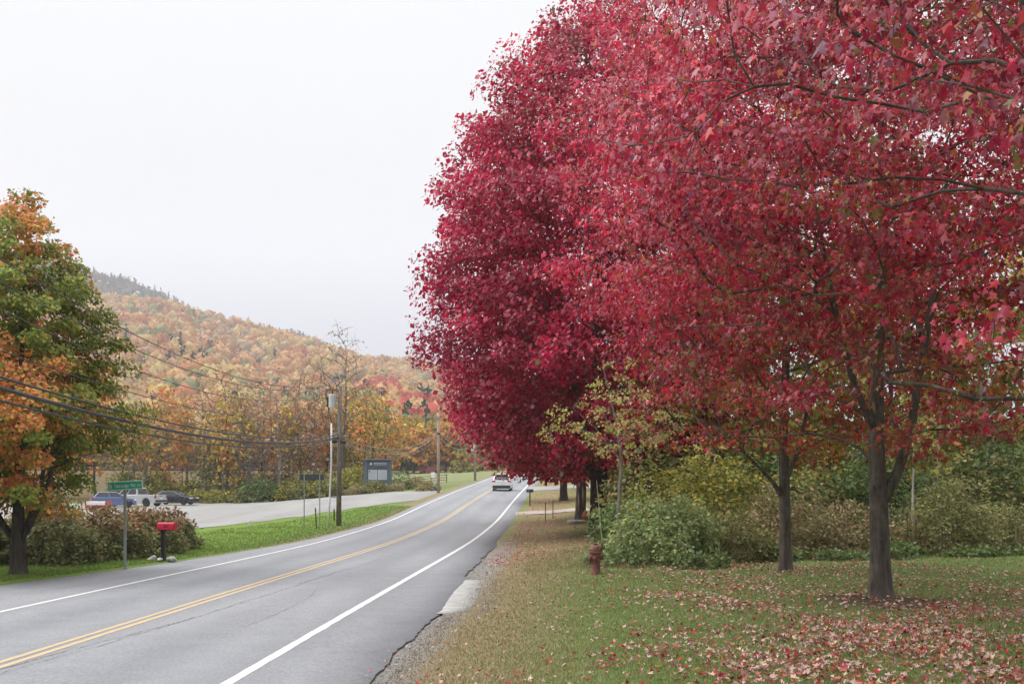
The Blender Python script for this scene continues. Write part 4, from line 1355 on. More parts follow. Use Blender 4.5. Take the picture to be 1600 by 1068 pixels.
for i, (u, y, h, kd, r0) in enumerate(rows):
    x = (u - 800) / 1555.6 * y
    nm, pal = names[kd]
    bare = kd == 'b'
    bark = (M_bark_grey if i % 3 else M_bark_old) if bare else M_bark_dark if i % 2 else M_bark_old
    lean = (rng.normal(0, .5), 0) if u != 262 else (-2.2, 0)
    make_tree('roadside_tree', f'{ORD[i]} tree from the left in the row behind the parking lot, {nm}', (x, y, g1(x, y)),
              [(h * .2, 1.2), (h * .4, 2.6), (h * .65, 3.2), (h * .88, 2.3), (h, .5)], [trunk_line(h * (.95 if not bare else .8), r0, .02, lean, .1, 8, i + 5)],
              60 if not bare else 90, 20 if not bare else 4, .38 if not bare else .3, pal, 200 + i, bark, LEAF_LOW, M_forest, cr_=1.0, inner=.75, zmin=h * .22, twigs=2 if not bare else 4,
              limbs=False, group='trees behind the parking lot', tip=.016 if not bare else .026, power=.40, up=.55)
for i in range(16):       # slim bare trunks between them
    u = 205 + i * 24 + rng.normal(0, 7); y = 120 + rng.normal(0, 3); h = rng.uniform(9, 13)
    x = (u - 800) / 1555.6 * y
    make_tree('slim_tree', f'{ORD[i]} slim pole-like trunk from the left among the trees behind the lot', (x, y, g1(x, y)), [(h * .4, .8), (h * .7, 1.3), (h, .3)],
              [trunk_line(h * .95, rng.uniform(.07, .12), .02, (rng.normal(0, .5), 0), .08, 7, i + 160)], 22, 16, .36, [T_OR, T_YE, T_GR][i % 3], 560 + i, M_bark_old if i % 2 else M_bark_grey, LEAF_LOW, M_forest,
              cr_=.8, inner=.7, zmin=h * .35, twigs=1, limbs=False, group='slim trunks behind the parking lot', tip=.014, up=.5, sides=8)
# bushes at their feet
for i, (u, y, rx, h, pal, nm) in enumerate([(318, 112.6, 1.8, 1.3, YEL, 'yellowish'), (345, 112.8, 1.8, 1.2, YEL, 'yellow-green'), (375, 113.2, 2.0, 1.4, WEED, 'olive'), (405, 113, 2.2, 2.6, BUSHG, 'taller green'),
        (432, 113.4, 1.9, 1.9, BUSHG, 'green'), (458, 112.4, 2.0, 2.1, YEL, 'yellow-green'), (480, 111.5, 2.0, 2.8, WEED, 'tall olive'), (502, 110.5, 1.9, 2.4, YEL, 'tall yellowish'),
        (525, 109, 1.8, 2.2, WEED, 'olive'), (548, 108.2, 1.7, 3.0, YEL, 'tall yellow-green'), (240, 116, 2.2, 3.4, YEL, 'tall yellow'), (215, 118, 2.2, 3.6, WEED, 'tall olive')]):
    x = (u - 800) / 1555.6 * y
    make_bush('lot_shrub', f'{nm} shrub {ORD[i]} in line at the far edge of the parking lot', (x, y, g1(x, y)), rx, 1.2, h, 40, 34, .26, pal, 240 + i, cr_=.55, stems=5, group='shrubs at the far edge of the parking lot', lmat=M_forest)
for i in range(16):
    u = 196 + i * 24 + rng.normal(0, 5)
    y = 118.5 + rng.normal(0, 1.5)
    h = rng.uniform(2.2, 4.2)
    x = (u - 800) / 1555.6 * y
    make_bush('undergrowth', f'{ORD[i]} clump of undergrowth from the left among the trunks behind the lot', (x, y, g1(x, y)), 2.0, 1.4, h, 44, 26, .30, [YEL, WEED, TAN, T_YE][i % 4], 500 + i, cr_=.7, stems=6, group='undergrowth behind the parking lot', lmat=M_forest)
# clipped shrubs round the notice board
for i, (u, y, rx, h, pal, nm) in enumerate([(560, 103.6, 1.1, .95, TAN, 'brown clipped shrub left of the notice board'), (585, 103.4, 1.25, 1.25, WEED, 'olive clipped shrub under the notice board'),
        (617, 103.6, .95, .9, TAN, 'small brown clipped shrub right of the notice board'), (592, 107.5, 1.6, 2.0, BUSHG, 'dark green shrub behind the notice board panel'),
        (624, 108.5, 1.3, 2.1, BUSHG, 'feathery green shrub right of the notice board'), (650, 108, 1.5, 1.35, TAN, 'brown brush between the notice board and the tall pole'),
        (668, 101, 1.1, .8, TAN, 'low tan brush at the foot of the second pole')]):
    x = (u - 800) / 1555.6 * y
    make_bush('shrub', nm, (x, y, g1(x, y)), rx, .9, h, 36, 36, .16, pal, 260 + i, cr_=.35, stems=5, lmat=M_forest)
# line of trees across the pasture
for i in range(16):
    u = 612 + i * 12.3 + rng.normal(0, 2)
    y = 232 + rng.normal(0, 5)
    h = rng.uniform(11, 15)
    kd = 'oygyogyoyogyoyyg'[i]
    nm, pal = names[kd]
    x = (u - 800) / 1555.6 * y
    make_tree('pasture_tree', f'{nm} tree, {ORD[i]} from the left in the line across the pasture', (x, y, g1(x, y)),
              [(h * .25, 2.0), (h * .45, 3.2), (h * .75, 3.0), (h, .6)], [trunk_line(h * .8, .28, .05, (0, 0), .1, 5, i + 60)], 34, 26, .75, pal, 300 + i, M_bark_dark, LEAF_LOW, M_forest,
              cr_=1.3, inner=.6, zmin=h * .22, twigs=0, limbs=False, group='trees across the pasture', tip=.02)
for i, (x, y, h, kd) in enumerate([(-9.0, 205, 4, 'g'), (-6.0, 226, 4.5, 'g'), (12.5, 228, 6, 'g'), (16, 205, 7, 'o'), (9.5, 244, 5, 'y'), (2, 330, 9, 'g'), (12, 335, 10, 'y')]):
    make_bush('crest_shrub', f'{names[kd][0]} roadside thicket near the crest of the road, number {ORD[i]} in distance', (x, y, g1(x, y)), 3.2, 2.5, h, 36, 36, .6, names[kd][1], 330 + i, cr_=.9, stems=4, group='thickets near the crest', lmat=M_forest)
for i, (x, y, h) in enumerate([(9.5, 96, 9), (12, 118, 11), (13.5, 140, 11), (17, 165, 12)]):
    make_tree('verge_tree', f'{ORD[i]} tree of the right-hand roadside row beyond the old maples', (x, y, g1(x, y)), [(h * .2, 2), (h * .4, 3.4), (h * .7, 3.2), (h, .6)],
              [trunk_line(h * .8, .25, .04, (0, 0), .1, 5, i + 90)], 50, 36, .5, [T_GR, T_YE, T_OR, T_GR][i], 350 + i, M_bark_dark, LEAF_LOW, M_forest, cr_=1.2, inner=.6, zmin=h * .2, twigs=0, limbs=False, tip=.02, group='far trees on the right verge')
# ================================================================== ROADSIDE OBJECTS
M_galv = mat('galvanised_steel', (.34, .35, .36), .45, .12, 10, metallic=.7)
M_sign_green = mat('sign_green', (.014, .38, .24), .4, .08, 6)
M_sign_white = mat('sign_white', (.74, .76, .74), .45, .06, 6)
M_black = mat('black_paint', (.018, .018, .019), .45, .2, 10)
M_mail_red = mat('mailbox_red', (.56, .012, .055), .35, .08, 8)
M_stone = mat('field_stone', (.30, .30, .26), .9, .3, 7, .6, tint=(.42, .42, .37))
M_pole = bark_mat('weathered_pole', (.12, .105, .09), (.20, .175, .15), 18, .5)
M_pole_pale = bark_mat('pale_pole', (.26, .21, .165), (.36, .30, .24), 18, .5)
M_white_pvc = mat('white_conduit', (.66, .66, .66), .5, .08, 8)
M_can = mat('transformer_grey', (.52, .54, .55), .4, .08, 5)
M_rust = mat('rusty_steel', (.09, .05, .035), .8, .3, 14, .3)
M_hyd = mat('hydrant_red', (.145, .042, .036), .7, .3, 9, .3, tint=(.205, .085, .070))
M_board = mat('blue_grey_timber', (.085, .112, .145), .7, .15, 6, .2, stretch=(1, 1, .3))
M_panel = mat('notice_panel', (.46, .50, .56), .4, .05, 4)
M_dark_panel = mat('dark_strip', (.06, .075, .09), .5, .1, 4)
M_signback = mat('sign_back_grey', (.055, .062, .075), .6, .15, 6)
M_cable = mat('cable_black', (.045, .045, .05), .5, .2, 4)
M_cable_l = mat('cable_grey', (.22, .22, .22), .5, .2, 4)
M_rod = mat('marker_rod', (.42, .36, .26), .6, .15, 9)

# ---------------------------------------------------------------- street name sign
x, y = -11.35, 29.2
sg = empty('street_sign', (x, y, g1(x, y)), 0)
tag(sg, 'green and white street name sign on a grey steel post by the hedge', 'street sign')
MB().box((0, 0, 1.08), (.075, .05, 2.4)).build('post', M_galv, sg, bevel=.006)
tilt = R(-3.6)
pl = MB().box((0, 0, 0), (1.03, .012, .255)).build('sign_plate', M_sign_white, sg, bevel=.004)
pl.location = (.02, -.045, 2.39); pl.rotation_euler = (0, tilt, 0)
gp = MB().box((0, -.009, 0), (.985, .006, .21)).build('green_field', M_sign_green, pl)
text_mesh('lettering', 'Talta Lodge', .150, M_sign_white, pl, (-.105, -.0135, -.008), (R(90), 0, 0), .001, .92, .66)
text_mesh('lettering', 'Way', .125, M_sign_white, pl, (.235, -.0135, -.008), (R(90), 0, 0), .001, .92, .66)
text_mesh('lettering', 'pvt', .105, M_sign_white, pl, (.41, -.0135, -.012), (R(90), 0, 0), .001, .95, .8)
em = MB()
for dx, dz, w, h in ((-.03, .055, .05, .012), (.0, .03, .022, .04), (-.035, .02, .018, .06), (.025, -.005, .02, .09), (-.03, -.03, .03, .025), (-.005, -.06, .055, .014)):
    em.box((-.425 + dx, -.0135, dz), (w, .002, h))
em.build('emblem', M_sign_white, pl)
MB().box((.0, -.03, 2.27), (.05, .03, .05)).build('bracket', M_galv, sg)

# ---------------------------------------------------------------- red mailbox
x, y = -11.12, 32.1
mbx = empty('mailbox', (x, y, g1(x, y)), R(-12))
tag(mbx, 'bright red mailbox on a black post with stones at its foot', 'mailbox')
MB().box((-.13, 0, .46), (.115, .115, 1.0)).build('post', M_black, mbx, bevel=.008)
MB().box((0, 0, .965), (.50, .20, .02)).build('shelf', M_black, mbx)
bx = MB()
prof = [(-.125, 0), (.125, 0), (.125, .17), (.10, .215), (.05, .235), (-.05, .235), (-.10, .215), (-.125, .17)]
n = len(prof)
bx.add([(-.29, p, .98 + q) for p, q in prof] + [(.29, p, .98 + q) for p, q in prof], [tuple(range(n)), tuple(range(n, 2 * n))] + [(i, (i + 1) % n, n + (i + 1) % n, n + i) for i in range(n)])
bx.build('box', M_mail_red, mbx, bevel=.008)
dr = MB().box((.297, 0, 1.095), (.012, .225, .2)).build('door', mat('mailbox_door_red', (.40, .012, .03), .4, .1, 8), mbx, bevel=.02)
MB().tube([(.307, -.03, 1.19), (.325, 0, 1.19), (.307, .03, 1.19)], .006, 6).build('handle', M_black, dr)
text_mesh('number', '66', .15, M_black, mbx, (.03, -.1265, 1.095), (R(90), 0, 0), .001, 1.1)
def stone(name, label, loc, size, seed, m=M_stone, group=None, cat='stone'):
    r = np.random.default_rng(seed)
    bm = bmesh.new()
    bmesh.ops.create_icosphere(bm, subdivisions=2, radius=1)
    ph = r.uniform(0, 6, 6)
    for v in bm.verts:
        c = v.co
        k = 1 + .16 * math.sin(3 * c.x + ph[0]) + .14 * math.sin(4 * c.y + ph[1]) + .1 * math.sin(5 * c.z + ph[2] + c.x)
        v.co = Vector((c.x * size[0] * k, c.y * size[1] * k, c.z * size[2] * k))
    me = bpy.data.meshes.new(name)
    bm.to_mesh(me); bm.free()
    me.polygons.foreach_set('use_smooth', [True] * len(me.polygons))
    me.materials.append(m)
    o = link(bpy.data.objects.new(name, me))
    o.location = (loc[0], loc[1], g1(loc[0], loc[1]) + loc[2])
    o.rotation_euler = (0, 0, r.uniform(0, 6))
    tag(o, label, cat, group)
    return o
for i, (dx, dy, s, nm) in enumerate([(-.42, -.05, (.11, .10, .13), 'upright pale stone left of the red mailbox post'), (-.16, -.22, (.22, .11, .07), 'flat pale stone in front of the red mailbox post'),
                                    (.16, -.04, (.18, .12, .10), 'sloping pale stone right of the red mailbox post'), (-.50, -.18, (.10, .08, .06), 'smallest grey stone at the left of the mailbox stones')]):
    stone('stone', nm, (x + dx, y + dy, .03), s, 400 + i, group='stones round the red mailbox')

# ---------------------------------------------------------------- fire hydrant
x, y = 2.05, 24.4
hy = empty('fire_hydrant', (x, y, g1(x, y)), 0)
tag(hy, 'weathered dull red fire hydrant on the grass in front of the green bush', 'hydrant')
MB().lathe([(.118, -.05), (.118, .02), (.112, .03), (.112, .40), (.125, .42), (.130, .50), (.118, .53)], 24).build('barrel', M_hyd, hy, smooth=True)
MB().lathe([(.165, .525), (.168, .535), (.168, .56), (.160, .57)], 24).build('flange', M_hyd, hy, smooth=False)
MB().lathe([(.125, .57), (.128, .60), (.122, .66), (.098, .70), (.05, .715)], 24).build('bonnet', M_hyd, hy, smooth=True)
MB().lathe([(.035, .71), (.035, .735), (.05, .735), (.05, .75), (.03, .755)], 5).build('operating_nut', M_rust, hy)
for k, (a, r1, l, z) in enumerate(((R(200), .075, .19, .385), (R(-100), .055, .17, .40), (R(20), .055, .17, .40))):
    nz = MB().lathe([(r1 * .8, .05), (r1 * .8, l - .05), (r1, l - .05), (r1, l), (r1 * .6, l + .015), (.022, l + .015), (.022, l + .045), (.0, l + .045)], 18, 'x', (0, 0, z)).build('nozzle_cap', M_hyd, hy)
    nz.rotation_euler = (0, 0, a)
bt = MB()
for k in range(8):
    a = 2 * math.pi * k / 8 + .2
    bt.lathe([(.014, .562), (.014, .585), (.002, .586)], 6, 'z', (.148 * math.cos(a), .148 * math.sin(a), 0))
bt.build('bolts', M_rust, hy)['kind'] = 'stuff'
MB().tube([(.145, .02, .55), (.16, .03, .8), (.10, .06, 1.5), (.03, .1, 2.3)], [.012, .009, .008, .005], 6).build('marker_rod', M_rod, hy)
MB().tube([(.145, .02, .55), (.15, .02, .58), (.16, .025, .74), (.158, .028, .76)], [.02, .024, .024, .012], 8).build('rod_spring', M_rust, hy)

# ---------------------------------------------------------------- black mailbox across the far verge, stakes, stone
x, y = 1.35, 75.0
m2 = empty('mailbox', (x, y, g1(x, y)), R(5))
tag(m2, 'small black mailbox on a thin post beside the far right road edge', 'mailbox')
MB().box((0, 0, .5), (.09, .09, 1.1)).build('post', M_rust, m2)
bx = MB().add([(-.26, p * .9, 1.04 + q) for p, q in prof] + [(.26, p * .9, 1.04 + q) for p, q in prof], [tuple(range(n)), tuple(range(n, 2 * n))] + [(i, (i + 1) % n, n + (i + 1) % n, n + i) for i in range(n)])
bx.build('box', M_black, m2, bevel=.008)
MB().box((-.08, -.116, 1.15), (.16, .004, .07)).build('number_plate', M_galv, m2)
MB().box((.2, -.12, 1.22), (.02, .01, .14)).build('flag', M_mail_red, m2)
for i, (x, y, h, nm) in enumerate([(2.0, 59.5, 1.15, 'rusty bare stake left of the pair on the far verge'), (2.55, 62.0, 1.1, 'rusty stake with a pale reflector on the far verge')]):
    st_ = empty('stake', (x, y, g1(x, y)))
    tag(st_, nm, 'stake')
    MB().box((0, 0, h / 2 - .1), (.05, .04, h + .2)).build('post', M_rust, st_)
    MB().box((0, -.03, h - .05 if i else h * .55), (.11 if i else .06, .02, .16 if i else .05)).build('reflector', M_rod if i else M_rust, st_)
stone('stone', 'flat dark stone slab at the foot of the scarred maple', (3.6, 55.0, .08), (.5, .3, .16), 420, M_stone)
stone('stone', 'orange-brown stone leaning on the scarred maple trunk', (4.15, 56.6, .25), (.22, .2, .28), 421, mat('orange_stone', (.42, .16, .07), .9, .3, 8, .5))

# ---------------------------------------------------------------- utility poles
def pole(x, y, h, r, label, m, lean=0.0):
    o = empty('utility_pole', (x, y, g1(x, y)))
    tag(o, label, 'utility pole', 'utility poles along the left verge')
    MB().tube([(0, 0, -.3), (0, 0, h * .5), (0, 0, h)], [r, r * .88, r * .72], 14).build('shaft', m, o, smooth=True)
    o.rotation_euler = (0, lean, 0)
    return o
PZ = {}
P0 = (-10.95, 12.0); P1 = (-9.75, 56.0); P2 = (-7.1, 96.0); P3 = (-5.0, 135.0); P4 = (-2.4, 190.0)
p1 = pole(*P1, 7.85, .15, 'nearest grey utility pole with a transformer and a white conduit', M_pole, R(.6))
MB().lathe([(.0, 6.62), (.20, 6.62), (.21, 6.66), (.21, 7.32), (.19, 7.37), (.0, 7.40)], 18, 'z', (-.42, -.06, 0)).build('transformer', M_can, p1, smooth=False)
MB().lathe([(.05, 7.37), (.035, 7.45), (.055, 7.47), (.03, 7.56), (.01, 7.57)], 10, 'z', (-.42, -.06, 0)).build('bushing', M_black, p1)
MB().box((-.66, -.06, 6.95), (.10, .16, .55)).build('cutout', M_black, p1)
MB().box((-.15, -.05, 7.0), (.20, .06, .10)).build('bracket', M_galv, p1)
MB().box((-.35, -.05, 7.62), (.9, .09, .11)).build('crossarm', M_pole, p1)
for dx in (-.7, -.1):
    MB().lathe([(.03, 7.66), (.055, 7.69), (.03, 7.73), (.055, 7.76), (.02, 7.80)], 8, 'z', (dx, -.05, 0)).build('insulator', M_can, p1)
MB().tube([(-.64, -.08, 6.68), (-.60, -.1, 6.3), (-.46, -.12, 5.9), (-.44, -.14, 5.7)], .028, 6).build('drop_lead', M_black, p1)
MB().tube([(-.44, -.14, 5.75), (-.42, -.14, 3.5), (-.50, -.16, 1.2), (-.56, -.18, -.1)], .05, 10).build('conduit', M_white_pvc, p1, smooth=True)
for z in (5.2, 3.4, 1.6):
    MB().box((-.24, -.08, z), (.36, .05, .06)).build('standoff', M_galv, p1)
for dx, z in ((-.28, 4.72), (.24, 4.70)):
    MB().tube([(dx - .16, -.12, z), (dx, -.12, z + .01), (dx + .16, -.12, z)], [.06, .11, .06], 10).build('splice_case', M_black, p1, smooth=True)
MB().tube([(-.24, -.14, .95), (-.24, -.14, .3)], .04, 8).build('ground_wire', M_rust, p1)
p2 = pole(*P2, 7.9, .15, 'second utility pole, pale brown, standing beyond the parking lot drive', M_pole_pale)
MB().tube([(-.2, -.1, 5.75), (.2, -.1, 5.7)], .09, 10).build('splice_case', M_black, p2, smooth=True)
MB().box((0, -.12, 7.2), (1.0, .09, .11)).build('crossarm', M_pole_pale, p2)
p3 = pole(*P3, 8.0, .17, 'third utility pole, half hidden below the crimson maple, with a white transformer', M_pole_pale)
MB().lathe([(.0, 4.0), (.20, 4.0), (.22, 4.05), (.22, 4.75), (.18, 4.82), (0, 4.85)], 16, 'z', (-.3, -.2, 0)).build('transformer', M_sign_white, p3)
MB().box((-.3, -.43, 4.45), (.16, .02, .3)).build('number_plate', M_black, p3)
p4 = pole(*P4, 8.0, .17, 'farthest utility pole near the crest of the road', M_pole_pale)
p0 = pole(*P0, 8.0, .15, 'utility pole left of the picture frame that carries the near cables', M_pole)
MB().box((0, -.05, 7.7), (1.0, .09, .11)).build('crossarm', M_pole, p0)

def zz(P, h): return g1(*P) + h
def cable(label, A, B, sag, r, m):
    pts = []
    for i in range(33):
        t = i / 32
        pts.append((A[0] + (B[0] - A[0]) * t, A[1] + (B[1] - A[1]) * t, A[2] + (B[2] - A[2]) * t - sag * 4 * t * (1 - t)))
    o = MB().tube(pts, r, 6).build('cable', m, None, smooth=True)
    tag(o, label, 'cable', 'overhead cables along the road')
def pt(P, h, dx=0.0): return (P[0] + dx, P[1], zz(P, h))
cable('topmost thin wire running left from the nearest pole', pt(P1, 8.0, -.1), pt(P0, 8.1, .2), 1.75, .013, M_cable)
cable('second thin wire from the top, running left from the nearest pole', pt(P1, 7.9, -.7), pt(P0, 7.9, -.3), 1.75, .013, M_cable)
cable('third thin wire from the top, leaving the nearest pole at its crossarm', pt(P1, 7.65, -.6), pt(P0, 7.2, 0), 1.9, .013, M_cable)
cable('thin wire sloping down through the green and orange maple', pt(P1, 6.4, -.1), pt(P0, 5.9, -.1), 1.3, .011, M_cable)
cable('upper black cable sagging left from the nearest pole', pt(P1, 5.1, -.05), pt(P0, 5.25, 0), 1.0, .027, M_cable)
cable('thick black cable bundle sagging left from the nearest pole', pt(P1, 4.98, -.05), pt(P0, 5.05, 0), 1.07, .046, M_cable)
cable('lowest black cable at the left, under the thick bundle', pt(P1, 4.92, -.05), pt(P0, 4.8, 0), 1.15, .026, M_cable)
cable('upper cable sagging between the first two poles', pt(P1, 5.05, .05), pt(P2, 5.85, -.05), 1.15, .022, M_cable_l)
cable('middle cable sagging between the first two poles', pt(P1, 4.8, .05), pt(P2, 5.75, -.05), 1.35, .026, M_cable_l)
cable('lowest cable sagging between the first two poles', pt(P1, 4.65, .05), pt(P2, 5.25, -.05), 1.3, .026, M_cable)
cable('high thin wire between the first two poles', pt(P1, 7.8, 0), pt(P2, 7.4, -.4), .6, .012, M_cable_l)
cable('second high thin wire between the first two poles', pt(P1, 7.75, 0), pt(P2, 7.4, .4), .75, .012, M_cable_l)
cable('lower cable between the second and third poles', pt(P2, 5.4, .05), pt(P3, 5.2, -.05), 1.1, .028, M_cable_l)
cable('upper cable between the second and third poles', pt(P2, 5.8, .05), pt(P3, 5.6, -.05), 1.0, .026, M_cable_l)
cable('high thin wire between the second and third poles', pt(P2, 7.4, .3), pt(P3, 7.8, 0), .7, .014, M_cable_l)
cable('far cable between the third and fourth poles', pt(P3, 5.3, .05), pt(P4, 5.3, -.05), 1.2, .03, M_cable_l)

# ---------------------------------------------------------------- back of a wide road sign, stake and marker
x, y = -10.95, 54.5
rs = empty('road_sign', (x, y, g1(x, y)), R(4))
tag(rs, 'wide dark grey road sign seen from behind on two thin posts', 'road sign')
for dx in (-.42, .42):
    MB().box((dx, 0, 1.4), (.055, .04, 3.0)).build('post', M_galv, rs)
MB().box((0, .03, 2.74), (1.34, .02, .34)).build('panel', M_signback, rs, bevel=.006)
for z in (2.64, 2.84):
    MB().box((0, .012, z), (1.2, .012, .035)).build('brace', M_signback, rs)
x, y = -10.45, 53.2
sk = empty('stake', (x, y, g1(x, y)), 0)
tag(sk, 'short dark stake between the grey road sign and the nearest pole', 'stake')
s1 = MB().box((0, 0, .5), (.055, .045, 1.25)).build('post', M_rust, sk); s1.rotation_euler = (0, R(-3), 0)
MB().box((-.03, -.025, .98), (.05, .01, .12)).build('reflector', M_signback, sk)
x, y = -14.2, 54.0
wm = empty('marker_post', (x, y, g1(x, y)), 0)
tag(wm, 'short white marker post leaning on the grass by the parking lot', 'marker post')
w1 = MB().tube([(0, 0, -.1), (0, 0, .42), (0, 0, .46)], [.045, .045, .02], 10).build('post', M_white_pvc, wm, smooth=True); w1.rotation_euler = (0, R(-9), 0)
w2 = MB().tube([(0, 0, .30), (0, 0, .34)], [.047, .047], 10).build('band', M_galv, wm); w2.rotation_euler = (0, R(-9), 0)

# ---------------------------------------------------------------- notice board by the drive
x, y = -14.3, 106.0
nb = empty('notice_board', (x, y, g1(x, y)), R(-4))
tag(nb, 'blue-grey timber notice board with a roof beam and pale panels', 'notice board')
for dx in (-1.27, 1.27):
    MB().box((dx, 0, 1.65), (.42, .34, 3.5)).build('post', M_board, nb, bevel=.02)
MB().box((0, -.02, 3.47), (3.5, .7, .13)).build('roof', mat('board_roof', (.12, .14, .165), .7, .15, 5), nb, bevel=.02)
MB().box((0, .02, 2.2), (2.13, .14, 2.4)).build('backing', M_board, nb)
MB().box((0, -.065, 2.62), (2.05, .03, .36)).build('dark_strip', M_dark_panel, nb)
hd = MB().box((0, -.063, 3.03), (2.05, .02, .42)).build('header', M_board, nb)
lt = MB()
rr = random.Random(3)
xx = -.42
while xx < .92:
    w = rr.uniform(.07, .12)
    lt.box((xx + w / 2, -.085, 3.085), (w * .78, .01, .15)); xx += w
xx = -.42
while xx < .9:
    w = rr.uniform(.05, .1)
    lt.box((xx + w / 2, -.085, 2.91), (w * .75, .01, .055)); xx += w + .01
lt.build('lettering', M_panel, hd)
em = MB().box((-.72, -.085, 3.06), (.16, .01, .12)).box((-.72, -.085, 2.96), (.22, .01, .07)).box((-.68, -.085, 3.15), (.08, .01, .07))
em.build('emblem', M_sign_white, hd)
for dx, w in ((-.52, .94), (.52, .98)):
    pn = MB().box((dx, -.065, 1.86), (w, .03, 1.06)).build('panel', M_panel, nb)
    ln = MB()
    for q in range(7):
        ln.box((dx + rr.uniform(-.05, .05), -.083, 2.3 - q * .13), (w * rr.uniform(.5, .8), .006, .035))
    ln.build('lettering', M_galv, pn)
MB().box((-.86, -.085, 2.2), (.1, .01, .2)).build('emblem', M_black, nb)

# small white sign and rail fence near the second pole
x, y = -7.85, 99.0
ws = empty('sign', (x, y, g1(x, y)), 0)
tag(ws, 'small white sign on a thin post beside the second utility pole', 'sign')
MB().box((0, 0, .75), (.05, .05, 1.6)).build('post', M_galv, ws)
MB().box((0, -.035, 1.65), (.42, .02, .55)).build('plate', M_sign_white, ws, bevel=.01)
x, y = -12.4, 128.0
fc = empty('rail_fence', (x, y, g1(x, y)), R(0))
tag(fc, 'weathered grey rail fence at the near edge of the pasture', 'fence')
for i in range(5):
    zb = g1(x - 4 + 2 * i, y) - g1(x, y)
    MB().box((-4 + 2 * i, 0, .5 + zb), (.12, .12, 1.3)).build('post', M_bark_grey, fc)
    if i < 4:
        zb2 = g1(x - 2 + 2 * i, y) - g1(x, y)
        for h_ in (.4, .72, 1.02):
            MB().tube([(-4 + 2 * i, -.07, h_ + zb), (-2 + 2 * i, -.07, h_ + zb2)], .045, 6).build('rail', M_bark_grey, fc)

# ================================================================== VEHICLES
M_glass = mat('car_glass', (.02, .025, .03), .06, .1, 2, spec=.8)
M_tyre = mat('tyre', (.02, .02, .02), .85, .2, 12)
M_rim = mat('rim', (.45, .46, .48), .35, .1, 6, metallic=.2)
M_blackp = mat('black_plastic', (.025, .025, .027), .6, .2, 8)
M_tail = mat('tail_lamp', (.35, .01, .02), .2, .1, 4)
M_lamp = mat('head_lamp', (.65, .66, .68), .15, .05, 4)
M_chrome = mat('chrome', (.5, .5, .52), .2, .05, 4, metallic=.9)

def arc(cx_, cz, r, a0, a1, n=9):
    return [(cx_ + r * math.cos(a0 + (a1 - a0) * i / n), cz + r * math.sin(a0 + (a1 - a0) * i / n)) for i in range(n + 1)]

